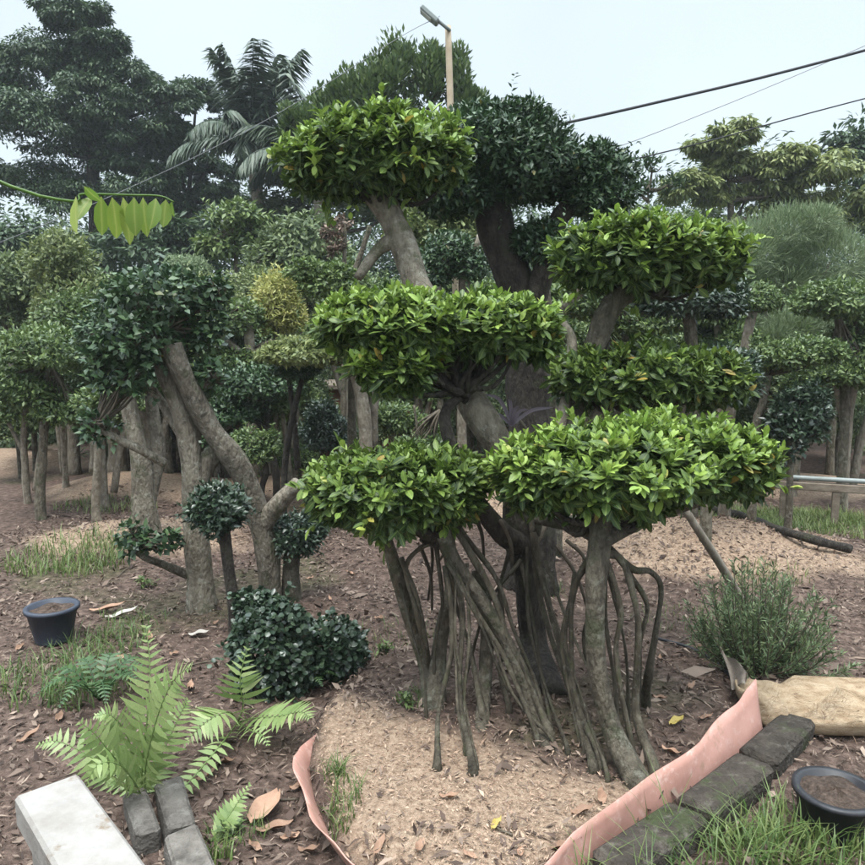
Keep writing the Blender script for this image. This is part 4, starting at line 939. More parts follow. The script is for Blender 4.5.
def cable(label, pts, r, mat, sag=0.):
    q = [np.array(p) for p in pts]
    mb = MB(); tube(mb, q, [r, r], 10, 6, 0, 1); o = mb.build('overhead_cable', M[mat]); tag(o, label, 'cable')
cable('thickest black overhead cable, sagging highest across the sky at the right', [P(454, 140, 9), P(550, 126, 9.1), P(680, 97, 9.2), P(795, 69, 9.3), P(960, 24, 9.4), P(1200, -45, 9.5)], .017, 'cable')
cable('faint thin grey wire, the middle one of the three at the right', [P(457, 200, 9), P(620, 146, 9.6), P(700, 115, 9.8), P(790, 78, 10), P(960, 5, 10.4), P(1200, -95, 10.8)], .0055, 'wire')
cable('lowest of the three overhead cables at the right, passing before the yellow-green tree', [P(457, 198, 9), P(635, 159, 9.4), P(720, 138, 9.5), P(795, 117, 9.6), P(960, 73, 9.8), P(1200, 5, 10.)], .009, 'cable')
cable('faint grey wire slanting down left from the street lamp past the palm', [P(440, 16, 9), P(395, 40, 8.8), P(270, 118, 8.4), P(118, 193, 8), P(-60, 265, 7.6), P(-260, 330, 7.2)], .0035, 'wire')

# ------------------------------------------------------------------ ferns
def frond(parent, pts, n, wid, seed, mat='fern', nrm=(0, -.55, .85), pw=.28, bend=.25, stalk=.12):
    rng = np.random.default_rng(seed); q = catmull(pts, 8); N_ = len(q)
    mb = MB(); tube(mb, pts, [.0035, .0025, .001], 8, 6, 0, seed)
    tan = norm(np.gradient(q, axis=0)); nr = np.array(nrm, float)
    tt = np.linspace(stalk, .985, n) * (N_ - 1); i0 = np.minimum(tt.astype(int), N_ - 2); f = (tt - i0)[:, None]
    pos = q[i0] * (1 - f) + q[i0 + 1] * f; T = tan[i0]
    side = norm(np.cross(nr, T)); up = np.cross(T, side)
    s = np.linspace(0, 1, n); prof = np.minimum(1, .55 + s * 2.2) * np.clip((1.02 - s) * 1.7, .12, 1) ** .8
    for sg in (-1, 1):
        ll = wid * prof * rng.uniform(.88, 1.08, n)
        d = side * sg + T * (.28 + .25 * s)[:, None] + up * rng.normal(.05, .10, n)[:, None]
        leaves(mb, pos + T * (sg * .002), d, up + .12 * rng.normal(size=(n, 3)), ll, np.maximum(ll * pw, .008), rng.uniform(.0, bend, n), LANCE, np.clip(rng.normal(.55, .22, n), 0, 1))
    return mb.build('frond', M[mat], parent)
g = Gd(143, 800)
fern = thing('fern', 'large light green fern with long upright fronds behind the grey paving blocks', 'fern', g)
fr = lambda *a: [P(*x) for x in a]
frond(fern, [g, P(142, 770, 2.42), P(147, 720, 2.42), P(150, 670, 2.46), P(146, 625, 2.52)], 22, .118, 1, pw=.25)
frond(fern, [g + (.01, 0, 0), P(146, 765, 2.36), P(158, 715, 2.3), P(174, 680, 2.28), P(192, 666, 2.24)], 22, .118, 2, pw=.24)
frond(fern, [g + (-.01, 0, 0), P(130, 775, 2.34), P(112, 755, 2.26), P(96, 735, 2.22), P(80, 722, 2.2)], 15, .10, 3, pw=.34)
frond(fern, [g, P(135, 760, 2.45), P(124, 730, 2.45), P(110, 715, 2.42), P(95, 716, 2.4)], 20, .085, 4, pw=.24)
frond(fern, [g, P(128, 790, 2.34), P(118, 780, 2.28), P(108, 785, 2.24)], 11, .07, 5, pw=.34)
frond(fern, [g, P(120, 778, 2.5), P(96, 760, 2.5), P(60, 742, 2.5), P(38, 745, 2.5)], 20, .09, 6)
frond(fern, [g, P(150, 780, 2.5), P(166, 745, 2.55), P(180, 715, 2.6), P(188, 700, 2.62)], 18, .09, 7, pw=.24)
frond(fern, [g, P(136, 785, 2.3), P(120, 765, 2.22), P(98, 765, 2.16), P(84, 790, 2.14)], 14, .075, 8, pw=.32)
g2 = Gd(238, 722)
fern2 = thing('fern', 'light green fern with arching and trailing fronds at the foot of the dark bush', 'fern', g2)
frond(fern2, [g2, P(243, 705, 2.9), P(240, 680, 2.88), P(247, 648, 2.92)], 14, .125, 11, pw=.2)
frond(fern2, [g2, P(228, 712, 2.8), P(206, 722, 2.72), P(184, 744, 2.66)], 17, .125, 12, pw=.2, nrm=(0, -.3, 1))
frond(fern2, [g2, P(256, 718, 2.85), P(280, 716, 2.8), P(300, 712, 2.76), P(310, 718, 2.72)], 18, .12, 13, pw=.22, nrm=(0, -.2, 1))
frond(fern2, [g2, P(226, 738, 2.7), P(208, 760, 2.58), P(186, 785, 2.46), P(168, 800, 2.4), P(162, 820, 2.36)], 20, .06, 14, pw=.36, stalk=.05)
frond(fern2, [g2, P(250, 730, 2.76), P(262, 735, 2.7), P(268, 745, 2.66)], 9, .06, 15, pw=.25)
g3 = Gd(211, 842)
fern3 = thing('fern', 'single small fern frond lying over bare soil beside the paving blocks', 'fern', g3)
frond(fern3, [g3, P(222, 826, 2.26), P(236, 805, 2.3), P(250, 784, 2.34)], 15, .055, 21, pw=.36)
g4 = Gd(100, 700)
fern4 = thing('fern', 'dark shaded fern low at the left behind the large light fern', 'fern', g4)
for i in range(9):
    a = i * .72 + .2; dr = np.array((math.cos(a), math.sin(a), 0)) * .26
    frond(fern4, [g4, g4 + dr * .5 + (0, 0, .14), g4 + dr + (0, 0, .10)], 14, .06, 30 + i, 'fern_dark', nrm=(0, 0, 1))
g5 = Gd(312, 690)
fern5 = thing('fern', 'small dark fern tuft between the dark bush and the sawdust', 'fern', g5)
for i in range(6):
    a = i * 1.05; dr = np.array((math.cos(a), math.sin(a), 0)) * .12
    frond(fern5, [g5, g5 + dr * .5 + (0, 0, .09), g5 + dr + (0, 0, .07)], 11, .035, 50 + i, 'fern_dark', nrm=(0, 0, 1))

# leafy vine reaching in at the upper left, close by
def vine():
    rng = np.random.default_rng(8)
    foot = np.array((-1.45, 1.55, float(gz(-1.45, 1.55)))); r = thing('leafy_vine', 'yellow-green hanging leaves on a thin twig reaching in at the left', 'vine', foot)
    mb = MB(); tube(mb, [foot, foot + (-.05, .02, 1.2), np.array((-1.3, 1.42, 2.0)), P(40, 196, 1.35), P(83, 194, 1.35), P(130, 195, 1.35), P(160, 196, 1.35), P(174, 202, 1.35)], [.008, .007, .004, .0022, .0018, .0015, .0012], 8, 6, .05, 1)
    mb.build('stem', M['lime'], r)
    for px, py, ln, tilt, w, yy in [(76, 196, .075, .15, .040, 1.33), (92, 196, .058, -.45, .036, 1.36), (101, 196, .070, -.14, .040, 1.38), (112, 197, .072, .06, .044, 1.34), (123, 197, .082, .16, .036, 1.36), (134, 197, .066, -.06, .042, 1.33),
                               (143, 197, .069, .04, .036, 1.36), (156, 198, .060, .02, .036, 1.34), (166, 199, .050, -.16, .034, 1.35), (172, 201, .03, -.3, .02, 1.35), (84, 186, .034, .7, .026, 1.33)]:
        m = MB(); b = P(px, py, yy)
        leaves(m, [b], [(tilt, rng.normal(0, .28), -1)], [(rng.normal(0, .55), -1, .1)], ln, w * .8, rng.uniform(-.1, .35), BIG, rng.uniform(.0, 1))
        m.build('leaf', M['lime'], r)
vine()

# ------------------------------------------------------------------ edging, blocks, sack, stick and small things
def edging():
    """a limp plastic strip: foot line on the ground, top line leaning outwards, its free end turned up"""
    foot = [(340, 706), (322, 738), (314, 772), (324, 815), (345, 858), (378, 898), (440, 928), (512, 910), (578, 872), (648, 823), (706, 779), (744, 754), (764, 741)]
    h = [.02, .06, .115, .13, .12, .11, .11, .12, .135, .14, .15, .19, .26]
    out = [.03, .06, .075, .07, .06, .05, .04, .02, -.02, -.03, -.035, -.045, -.045]
    fx = np.array([Gd(*p) for p in foot]); fx[:, 2] = -.02
    A = catmull(fx, 8); n = len(A); t = np.linspace(0, 1, n); tk = np.linspace(0, 1, len(h))
    H, O = np.interp(t, tk, h), np.interp(t, tk, out)
    tan = norm(np.gradient(A, axis=0)); nr = np.column_stack([-tan[:, 1], tan[:, 0], np.zeros(n)]) * -1
    m = 6; V = []
    for i in range(n):
        for side in (0, 1):
            for j in range(m):
                q = j / (m - 1)
                V.append(A[i] + nr[i] * (O[i] * q ** 1.4 + .004 * math.sin(15 * t[i] + 3 * q) + .004 * math.sin(61 * t[i] + 2 * q) * q + .004 * (1 - abs(math.sin(35 * t[i] - 4 * q))) - .004 * side) +
                         np.array((0, 0, (H[i] + .02) * q * (1 + .05 * math.sin(37 * t[i])))))
    w = 2 * m; q = []
    for i in range(n - 1):
        b, c = i * w, (i + 1) * w
        for j in range(m - 1):
            q.append([b + j, c + j, c + j + 1, b + j + 1]); q.append([b + m + j, b + m + j + 1, c + m + j + 1, c + m + j])
        q.append([b + m - 1, c + m - 1, c + 2 * m - 1, b + 2 * m - 1]); q.append([b, b + m, c + m, c])
    for b in (0, (n - 1) * w):
        for j in range(m - 1):
            f = [b + j, b + j + 1, b + m + j + 1, b + m + j]; q.append(f if b == 0 else f[::-1])
    mb = MB(); mb.add(np.array(V), [np.array(q)])
    tag(mb.build('bed_edging', M['pink']), 'pink plastic edging strip around the near side of the round bed', 'edging')
edging()

def blocks():
    d = norm(Gd(800, 722) - Gd(640, 850)); d[2] = 0; d = norm(d); s = np.array((d[1], -d[0], 0)); up = np.array((0, 0, 1.))
    c0 = Gd(722, 800); c0[2] = 0
    for i, (lab, off, j) in enumerate([('mossy grey kerb block nearest the camera, overgrown by grass', -.45, .0), ('mossy grey kerb block in the middle of the row outside the pink edging', .0, .01), ('mossy grey kerb block touching the beige sack', .45, -.01)]):
        mb = MB(); c = c0 + d * off + s * j; c[2] = .0
        ang = .05 * math.sin(2.1 * i + 1); dd = d * math.cos(ang) + s * math.sin(ang); ss = np.cross(dd, up)
        box(mb, c, [dd, ss, up], (.208, .072, .085), .009, .018, i); o = mb.build('kerb_block', M['concrete'], smooth=False); tag(o, lab, 'kerb block', 'kerb blocks along the pink edging')
    for i, (lab, pts) in enumerate([('grey paving block at the left, touching the white ledge', [(122, 814), (147, 806), (160, 848), (140, 862)]), ('grey paving block right of its twin, before the small fern', [(157, 798), (180, 800), (200, 842), (164, 858)]), ('grey paving block at the bottom edge below its twins', [(163, 862), (198, 846), (216, 892), (182, 905)])]):
        q = np.array([Gd(*p) for p in pts]); c = q.mean(0); e = norm((q[2] + q[3]) / 2 - (q[0] + q[1]) / 2); e[2] = 0; e = norm(e); f = np.array((-e[1], e[0], 0))
        mat_ = M['paver']; hl = np.linalg.norm((q[2] + q[3]) / 2 - (q[0] + q[1]) / 2) / 2; hw = np.linalg.norm((q[1] + q[2]) / 2 - (q[0] + q[3]) / 2) / 2
        c[2] = .03; mb = MB(); box(mb, c, [e, f, np.array((0, 0, 1.))], (hl, hw, .05), .003, .01, 20 + i)
        o = mb.build('paving_block', mat_, smooth=False); tag(o, lab, 'paving block', 'grey paving blocks by the white ledge')
blocks()

def ledge():
    z = .78
    def L(px, py):
        u, v = (px - 432.5) / F, (432.5 - py) / F; t = (CAMZ - z) / (sp - v * cp); return np.array((u * t, t * (cp + v * sp), z))
    a, b = L(83, 779), L(148, 866); d = norm(b - a); s = np.array((d[1], -d[0], 0.))
    if s[0] > 0: s = -s
    a2 = a - d * .03; b2 = b + d * .6
    c = (a2 + b2) / 2 + s * .055
    mb = MB(); box(mb, c - np.array((0, 0, .03)), [d, s, np.array((0, 0, 1.))], (np.linalg.norm(b2 - a2) / 2, .055, .03), 0, .006)
    r = thing('porch_ledge', 'white painted porch ledge close by at the bottom left', 'ledge', (c[0], c[1], 0))
    mb.build('cap', M['white'], r, smooth=False)
    mb = MB(); box(mb, np.array((c[0], c[1], .36)), [d, s, np.array((0, 0, 1.))], (np.linalg.norm(b2 - a2) / 2 - .03, .04, .36), 0, .006); mb.build('wall', M['white'], r, smooth=False)
ledge()

def sack():
    g = Gd(790, 722); r = thing('folded_sack', 'beige woven sack lying flat and folded by the kerb blocks', 'sack', g)
    rng = np.random.default_rng(5)
    # outline of the folded bag in its own plane, swept over its thickness; soft top with creases
    nu, nv = 70, 26; V = []
    a = -.20; R = np.array(((math.cos(a), math.sin(a), 0), (-math.sin(a), math.cos(a), 0), (0, 0, 1)))
    for i in range(nv + 1):
        ph = -PI / 2 + PI * i / nv
        for j in range(nu):
            th = 2 * PI * j / nu
            sg = lambda x, e: math.copysign(abs(x) ** e, x)
            cz = sg(math.cos(ph), .30)
            x = .40 * cz * sg(math.cos(th), .28); y = .17 * cz * sg(math.sin(th), .40); z = .060 * sg(math.sin(ph), .6) * (1 - .35 * (x > 0) * x / .4)
            edge = abs(x) / .40
            z += (.030 * (1 - abs(math.sin(6 * x + 7 * y + .5))) + .022 * (1 - abs(math.sin(13 * x - 11 * y))) - .028 + .018 * math.sin(9 * x + 5 * y) + .014 * math.sin(21 * x - 15 * y + 1) + .010 * math.sin(43 * x + 9 * y) + .006 * math.sin(71 * x)) * (1 if z > 0 else .2)
            y += .022 * math.sin(11 * x + 1) + .010 * math.sin(17 * x + 30 * z) + .006 * math.sin(39 * x)
            z += .03 * math.exp(-((x + .40) / .07) ** 2)
            V.append((x + .20, y + .06, max(z + .075, -.01)))
    q = [[i * nu + j, i * nu + (j + 1) % nu, (i + 1) * nu + (j + 1) % nu, (i + 1) * nu + j] for i in range(nv) for j in range(nu)]
    mb = MB(); mb.add(np.array(V) @ R + g - np.array((0, 0, .02)), [np.array(q)]); mb.build('body', M['sack'], r)
    fb = MB(); m = 420                                  # frayed fibres on the top edge and front
    th = rng.uniform(0, 1, m); pos = np.column_stack([rng.uniform(-.18, .6, m), .06 - .17 * rng.uniform(.6, 1.02, m), rng.uniform(.02, .15, m)]) @ R + g
    leaves(fb, pos, np.column_stack([rng.normal(0, 1, m), rng.normal(-.1, .3, m), rng.normal(0, .25, m)]), np.tile((0, -1., .4), (m, 1)), rng.uniform(.02, .06, m), .0016, .3, SMALL, .8)
    fb.build('frayed_fibres', M['shaving'], r)
    n = 16; V = []
    A, B, Cc, D = P(719, 648, 3.35), P(736, 662, 3.25), P(748, 676, 3.10), P(733, 690, 3.12)
    for i in range(n + 1):
        for j in range(n + 1):
            u, v = i / n, j / n
            p = A * (1 - u) * (1 - v) + B * (1 - u) * v + Cc * u * v + D * u * (1 - v)
            V.append(p + np.array((.02 * math.sin(3 * u), .02 * math.sin(5 * v + 2 * u), .012 * math.sin(9 * v + 4 * u) - .03 * math.sin(PI * u) * (1 - v))))
    q = [[i * (n + 1) + j, i * (n + 1) + j + 1, (i + 1) * (n + 1) + j + 1, (i + 1) * (n + 1) + j] for i in range(n) for j in range(n)]
    V = np.array(V); V2 = V + (0, .006, .0); m = len(V)
    mb = MB(); mb.add(np.vstack([V, V2]), [np.array(q + [[x + m for x in f[::-1]] for f in q])])
    mb.build('flap', M['sackgrey'], r, label='greyish turned-up flap')
sack()

def weed(label, px, py, n, L, seed):
    rng = np.random.default_rng(seed); g = Gd(px, py); r = thing('weed', label, 'weed', g); lf = MB(); st_ = MB()
    for i in range(n):
        a = rng.uniform(0, 6.28); d = np.array((math.cos(a) * rng.uniform(.2, .9), math.sin(a) * rng.uniform(.2, .9), rng.uniform(.5, 1.1))) * L * 1.5
        tube(st_, [g + (0, 0, -.01), g + d * .6, g + d], [.002, .0015, .001], 4, 5, 0, i)
        m = 5; t = rng.uniform(.4, 1, m)[:, None]
        leaves(lf, g + d * t, norm(d) * .4 + rdir(rng, m) * .8 + (0, 0, .2), np.tile((0, 0, 1.), (m, 1)), L * rng.uniform(.6, 1.2, m), L * .45, .2, MID, rng.uniform(.2, .9, m))
    st_.build('stem', M['twig'], r); lf.build('foliage', M['green'], r)
weed('small leafy weed on the bare soil left of the mottled left trunk', 148, 588, 9, .05, 1)
weed('greyish low weed at the foot of the left stem in the bed', 408, 706, 10, .035, 2)
weed('small weed patch in the litter between the dark bush and the left stem', 385, 655, 9, .04, 3)
weed('thin upright seedling on the pinkish mound at the right', 730, 565, 6, .05, 4)
weed('small weed beside the largest curled dry leaf', 232, 838, 7, .035, 5)

mb = MB(); e0, e1 = P(684, 508, 3.55), Gd(757, 628)
tube(mb, [e1 + (.03, -.04, -.06), e1, (e0 + e1) / 2 + (.01, 0, .0), e0], [.021, .022, .022, .020], 8, 12, .08, 3)
tag(mb.build('leaning_stick', M['barewood']), 'pale bare stick leaning from the needle bush towards the broad bright pad', 'stick')
mb = MB(); tube(mb, [Gd(545, 470 + 60) + (0, 0, .03), Gd(640, 508) + (0, 0, .04), Gd(720, 516) + (0, 0, .05), Gd(790, 540) + (0, 0, .05), Gd(850, 556) + (0, 0, .05)], [.035, .035, .03], 10, 10, .15, 4)
tag(mb.build('fallen_log', M['bark_dark']), 'long dark log edging the far side of the pinkish mound at the right', 'log')
mb = MB(); tube(mb, [Gd(655, 640) + (0, 0, .012), Gd(690, 650) + (0, 0, .012), Gd(720, 668) + (0, 0, .012), Gd(738, 690) + (0, 0, .012)], [.008, .008, .006], 8, 8, .05, 4)
tag(mb.build('hose', M['blackpl']), 'thin black hose lying on the soil towards the sack', 'hose')
def planks():
    r = thing('timber_rail', 'low weathered timber rail with a grey pipe on top at the right edge', 'rail', Gd(830, 505))
    a, b = P(772, 484, 6.6), P(905, 492, 6.2); d = norm(b - a); up = np.array((0, 0, 1.)); s = np.cross(d, up)
    mb = MB(); box(mb, (a + b) / 2, [d, s, np.cross(s, d)], (np.linalg.norm(b - a) / 2, .03, .035), 0, .006); mb.build('board', M['timber'], r, smooth=False)
    mb = MB(); tube(mb, [a + (0, 0, .07), b + (0, 0, .07)], [.022, .022], 6, 10, 0); mb.build('pipe', M['metal'], r)
    for i, p in enumerate((a + d * .1, (a + b) / 2, b - d * .1)):
        q = MB(); z = float(gz(p[0], p[1])); box(q, np.array((p[0], p[1], (p[2] + z) / 2 - .03)), [d, s, up], (.03, .025, (p[2] - z) / 2), 0, .004); q.build('post', M['timber'], r, smooth=False)
planks()
def pot(name, label, x, y, r0, r1, h, mat, soil=True):
    z0 = float(gz(x, y)); r = thing(name, label, 'pot', (x, y, z0)); n = 32
    prof = [(0, 0), (r0, 0), (r0 * 1.02, .01), (r1, h * .9), (r1 + .012, h * .9), (r1 + .012, h), (r1 - .01, h), (r1 - .015, h * .85), (0, h * .84)]
    a = np.linspace(0, 2 * PI, n, endpoint=False); V = []
    for rr, zz in prof: V += [(x + math.cos(t) * rr, y + math.sin(t) * rr, z0 + zz) for t in a]
    i = np.arange(len(prof) - 1)[:, None] * n; k = np.arange(n)[None]; k2 = (k + 1) % n
    mb = MB(); mb.add(V, [np.stack([i + k, i + k2, i + n + k2, i + n + k], -1).reshape(-1, 4)]); mb.build('body', M[mat], r)
    mb = MB(); rr = (r1 - .012) * np.array([0, .35, .7, 1.0]); V = [(x + math.cos(t) * q, y + math.sin(t) * q, z0 + h * .87 + .02 * (1 - q / r1) + .006 * math.sin(5 * t + 30 * q)) for q in rr for t in a]
    i = np.arange(3)[:, None] * n; mb.add(V, [np.stack([i + k, i + k2, i + n + k2, i + n + k], -1).reshape(-1, 4)]); mb.build('soil', M['soil'], r)
gp = Gd(850, 850); pot('plant_pot', 'black plastic plant pot at the right below the kerb blocks', gp[0], gp[1] + .1, .10, .12, .15, 'blackpl')
gp = Gd(54, 640); pot('plant_pot', 'slate-blue plastic plant pot at the left edge behind the ferns', gp[0], gp[1], .09, .125, .19, 'bluepl')

def strap_plant():
    rng = np.random.default_rng(12); c = P(512, 425, 3.28); r = thing('strap_leaved_plant', 'purplish strap-leaved plant growing in the fork below the wide middle pad', 'plant', c)
    for i in range(6):
        a = .2 + i * .55; h = rng.uniform(.06, .16); o = rng.uniform(.06, .17)
        d = np.array((math.cos(a) * o, -abs(math.sin(a)) * o * .6, h)); mb = MB()
        q = catmull([c, c + d * (.5, .5, .75), c + d * (1.1, 1.1, .95)], 8); t = np.linspace(0, 1, len(q)); sd = norm(np.cross(np.gradient(q, axis=0), (0, 1., .2)))
        w = .0075 * np.sin(np.clip(t * .85 + .15, 0, 1) * PI) ** .7 + .001
        V = np.stack([q - sd * w[:, None], q + (0, .004, -.003), q + sd * w[:, None]], 1).reshape(-1, 3); n = len(q)
        mb.add(V, [np.array([[3 * k + e, 3 * k + e + 1, 3 * k + e + 4, 3 * k + e + 3] for k in range(n - 1) for e in (0, 1)])], .5)
        mb.build('leaf', M['purple'], r)
strap_plant()

def flat_leaf(name, label, cat, px, py, L, W, ang, mat, curl=.25, tilt=0.1):
    g = Gd(px, py); mb = MB(); n = 10; V = []
    d = np.array((math.cos(ang), math.sin(ang), 0)); s = np.array((-d[1], d[0], 0))
    for i in range(n + 1):
        t = i / n; w = W * .5 * math.sin(PI * min(1, t * .92 + .06)) ** .7
        for j in range(5):
            u = (j - 2) / 2
            V.append(g + d * (t - .5) * L + s * u * w + np.array((0, 0, .012 + curl * L * (t - .4) ** 2 + .22 * W * abs(u) ** 1.5 + .006 * math.sin(9 * t + 3 * u) + tilt * L * t)))
    q = [[i * 5 + j, i * 5 + j + 1, (i + 1) * 5 + j + 1, (i + 1) * 5 + j] for i in range(n) for j in range(4)]
    mb.add(np.array(V), [np.array(q)]); return tag(mb.build(name, M[mat]), label, cat)
flat_leaf('dry_leaf', 'large curled brown dry leaf lying on the soil right of the small fern frond', 'leaf', 265, 815, .15, .085, 1.1, 'bigleaf')
flat_leaf('dry_leaf', 'dry brown leaf with pointed tip just below the largest curled one', 'leaf', 275, 832, .12, .035, .25, 'bigleaf', .1)
flat_leaf('paper_scrap', 'white scrap lying on the soil before the mottled left trunk', 'scrap', 199, 637, .11, .05, .2, 'paper', .1)
flat_leaf('fallen_leaf', 'yellowish fallen leaf on the soil right of the roots', 'leaf', 676, 725, .075, .035, .5, 'yellowleaf')
flat_leaf('fallen_leaf', 'yellowish fallen leaf on the sawdust at the bottom middle', 'leaf', 496, 828, .055, .022, .9, 'yellowleaf')
flat_leaf('fallen_leaf', 'brown fallen leaf lying on the soil inside the pink edging, right of the bottom middle', 'leaf', 582, 815, .08, .03, .3, 'bigleaf')
flat_leaf('dry_leaf', 'long pale dry leaf among the litter left of the large fern', 'leaf', 108, 612, .2, .05, .35, 'bigleaf')
flat_leaf('dry_leaf', 'greyish torn dry leaf lying crosswise below the long pale one', 'leaf', 122, 618, .18, .05, .6, 'paper', .3)

def scatter_singles():
    rng = np.random.default_rng(41)
    g = Gd(300, 780)
    a = flat_leaf('dry_leaf', 'dry brown leaf among the scattered litter', 'leaf', 300, 790, .075, .034, .4, 'bigleaf', .3, .05); b = flat_leaf('dry_leaf', 'dry brown leaf among the scattered litter', 'leaf', 150, 640, .09, .030, 2., 'bigleaf', .5, .08)
    ctr = [Vector(Gd(300, 790)), Vector(Gd(150, 640))]
    sp = [(225, 765), (205, 780), (290, 840), (310, 855), (255, 850), (190, 690), (225, 650), (120, 660), (175, 655), (215, 625), (240, 620), (330, 600), (350, 575), (310, 580), (380, 620), (330, 625), (660, 700), (690, 690), (640, 690), (705, 720), (670, 755), (660, 660),
          (620, 840), (560, 850), (520, 855), (470, 858), (420, 850), (380, 850), (600, 800), (450, 800), (700, 650), (140, 690), (60, 720), (30, 740), (20, 650)]
    for o in (a, b): o['group'] = 'dry leaves scattered on the soil'
    for i, (px, py) in enumerate(sp):
        k = i % 2; o = (a, b)[k].copy(); C.objects.link(o)
        q = Vector(Gd(px, py)); an = rng.uniform(0, 6.28); sc = rng.uniform(.55, 1.05)
        from mathutils import Matrix
        o.matrix_world = Matrix.Translation(q) @ Matrix.Rotation(an, 4, 'Z') @ Matrix.Rotation(rng.uniform(-.3, .3), 4, 'X') @ Matrix.Scale(sc, 4) @ Matrix.Translation(-ctr[k])
    for i, (px, py, L) in enumerate([(240, 700, .22), (205, 665, .18), (330, 650, .2), (650, 650, .22), (700, 700, .16), (610, 735, .15), (360, 640, .2), (280, 800, .14), (130, 570, .3), (120, 540, .35), (300, 570, .3), (640, 615, .26), (545, 640, .2), (500, 830, .1), (690, 640, .2)]):
        q = Gd(px, py); an = rng.uniform(0, 3.14); d = np.array((math.cos(an), math.sin(an), 0)) * L / 2
        mb = MB(); m = q + (0, 0, .012); e = lambda p: np.array((p[0], p[1], float(gz(p[0], p[1])) + .008))
        tube(mb, [e(m - d), e(m + np.array((-d[1], d[0], 0)) * .15), e(m + d)], [.004, .0035, .002], 5, 6, .1, i)
        tag(mb.build('fallen_twig', M['twig']), 'thin broken twig lying on the soil', 'twig', 'twigs fallen on the soil')
scatter_singles()

# far low brick building part glimpsed through the trunks
def brickwork():
    Y = 10.0; a, b = P(306, 392, Y), P(420, 392, Y)
    x0, x1 = a[0], b[0]; r = thing('brick_shed', 'low red brick shed with pale ledges glimpsed through the trunks', 'shed', ((x0 + x1) / 2, Y, 0))
    mb = MB(); box(mb, np.array(((x0 + x1) / 2, Y + .6, .40)), np.eye(3), ((x1 - x0) / 2, .6, .55), 0, .01); mb.build('wall', M['brick'], r, smooth=False)
    mb = MB(); box(mb, np.array(((x0 + x1) / 2, Y + .55, .99)), np.eye(3), ((x1 - x0) / 2 + .06, .7, .035), 0, .01); mb.build('ledge', M['timber'], r, smooth=False)
    for i in range(3):
        q = MB(); box(q, np.array((x0 + (x1 - x0) * (.12 + .33 * i), Y - .02, .45)), np.eye(3), (.06, .05, .5), 0, .01); q.build('pier', M['timber'], r, smooth=False)
    mb = MB(); box(mb, np.array(((x0 + x1) / 2, Y - .03, .16)), np.eye(3), ((x1 - x0) / 2 + .01, .045, .03), 0, .006); mb.build('step', M['timber'], r, smooth=False)
brickwork()

# ------------------------------------------------------------------ moist air
def haze(density):
    m, nt, out = mat_base('haze_air'); v = N(nt, 'ShaderNodeVolumePrincipled')
    v.inputs['Color'].default_value = (.84, .89, .94, 1); v.inputs['Density'].default_value = density; v.inputs['Anisotropy'].default_value = 0.0
    nt.links.new(v.outputs[0], out.inputs['Volume'])
    mb = MB(); box(mb, np.array((0, 48, 5.2)), np.eye(3), (72, 66, 7.0), 0, .05); o = mb.build('haze', m, smooth=False); o['kind'] = 'stuff'
haze(.0013)

# ------------------------------------------------------------------ light, sky, camera
EL, AZ = math.radians(72), math.radians(200)      # sun direction: high, a little behind the camera
w = bpy.data.worlds.new('World'); S.world = w; w.use_nodes = True
nt = w.node_tree; nt.nodes.clear()
sky = nt.nodes.new('ShaderNodeTexSky'); sky.sky_type = 'NISHITA'; sky.sun_disc = False
sky.sun_elevation = EL; sky.sun_rotation = AZ; sky.air_density = 1.0; sky.dust_density = 6.0; sky.ozone_density = 1.0; sky.altitude = 0
mixw = nt.nodes.new('ShaderNodeMix'); mixw.data_type = 'RGBA'; mixw.inputs[0].default_value = .88
wtc = nt.nodes.new('ShaderNodeTexCoord'); wsep = nt.nodes.new('ShaderNodeSeparateXYZ'); nt.links.new(wtc.outputs['Generated'], wsep.inputs[0])
wmr = nt.nodes.new('ShaderNodeMapRange'); wmr.inputs[1].default_value = .45; wmr.inputs[2].default_value = 1.0; wmr.inputs[3].default_value = 1.0; wmr.inputs[4].default_value = 6.2
nt.links.new(wsep.outputs[2], wmr.inputs[0])
wn = nt.nodes.new('ShaderNodeTexNoise'); wn.inputs['Scale'].default_value = 2.2; wn.inputs['Detail'].default_value = 4; nt.links.new(wtc.outputs['Generated'], wn.inputs[0])
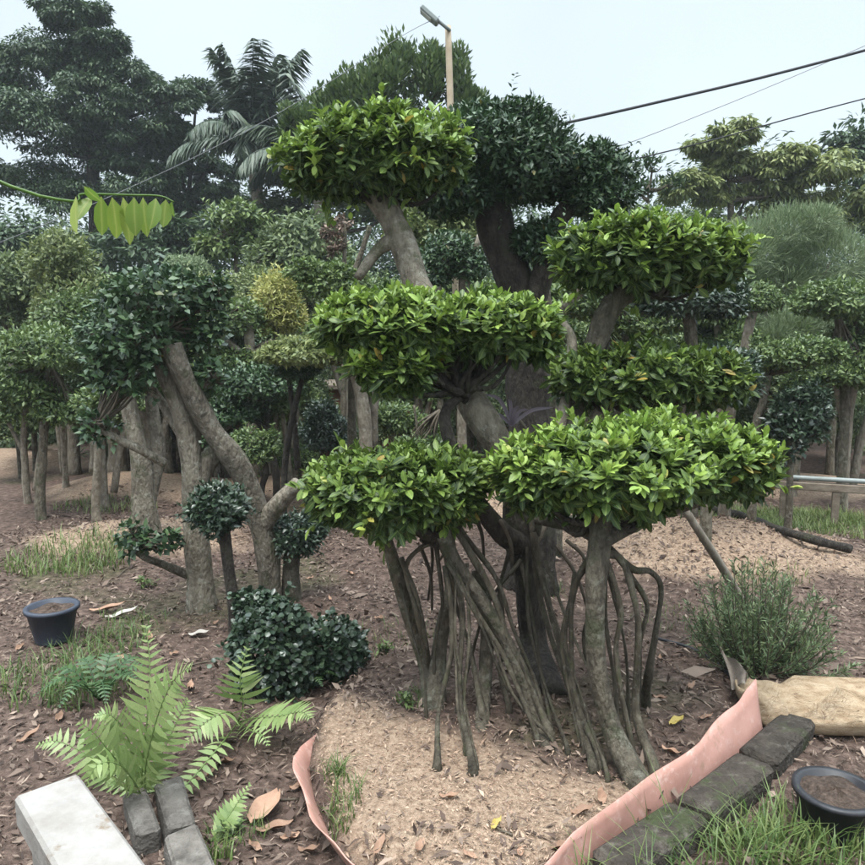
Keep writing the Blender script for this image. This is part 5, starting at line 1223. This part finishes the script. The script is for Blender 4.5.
wnr = nt.nodes.new('ShaderNodeMapRange'); wnr.inputs[1].default_value = .3; wnr.inputs[2].default_value = .7; wnr.inputs[3].default_value = .93; wnr.inputs[4].default_value = 1.07; nt.links.new(wn.outputs[0], wnr.inputs[0])
wmu = nt.nodes.new('ShaderNodeMath'); wmu.operation = 'MULTIPLY'; nt.links.new(wmr.outputs[0], wmu.inputs[0]); nt.links.new(wnr.outputs[0], wmu.inputs[1])
wvm = nt.nodes.new('ShaderNodeVectorMath'); wvm.operation = 'SCALE'; wvm.inputs[0].default_value = (3.85, 4.42, 4.8)     # veil of cloud, brighter overhead as overcast skies are
nt.links.new(wmu.outputs[0], wvm.inputs['Scale']); nt.links.new(wvm.outputs[0], mixw.inputs[7])
bg = nt.nodes.new('ShaderNodeBackground'); bg.inputs[1].default_value = .10
wo = nt.nodes.new('ShaderNodeOutputWorld')
nt.links.new(sky.outputs[0], mixw.inputs[6]); nt.links.new(mixw.outputs[2], bg.inputs[0]); nt.links.new(bg.outputs[0], wo.inputs[0])
sd = bpy.data.lights.new('sun', 'SUN'); sd.energy = 1.5; sd.angle = math.radians(24); sd.color = (1, .97, .92)
so = bpy.data.objects.new('sun', sd); C.objects.link(so)
sv = Vector((math.sin(AZ) * math.cos(EL), math.cos(AZ) * math.cos(EL), math.sin(EL)))
so.rotation_euler = sv.to_track_quat('Z', 'Y').to_euler(); so.location = (0, 0, 12)

cd = bpy.data.cameras.new('camera'); cd.sensor_width = 36; cd.lens = 36 * F / 865; cd.clip_end = 400; cd.clip_start = .05
co = bpy.data.objects.new('camera', cd); C.objects.link(co); co.location = (0, 0, CAMZ); co.rotation_euler = (math.radians(90) - PITCH, 0, 0)
S.camera = co
S.view_settings.view_transform = 'Standard'; S.view_settings.look = 'None'; S.view_settings.exposure = 1.22; S.view_settings.gamma = 1.0
S.view_settings.use_curve_mapping = False
S.cycles.max_bounces = 4; S.cycles.diffuse_bounces = 2; S.cycles.glossy_bounces = 1; S.cycles.transmission_bounces = 2; S.cycles.volume_bounces = 0; S.cycles.transparent_max_bounces = 4
S.cycles.use_denoising = True
S.cycles.caustics_reflective = False; S.cycles.caustics_refractive = False
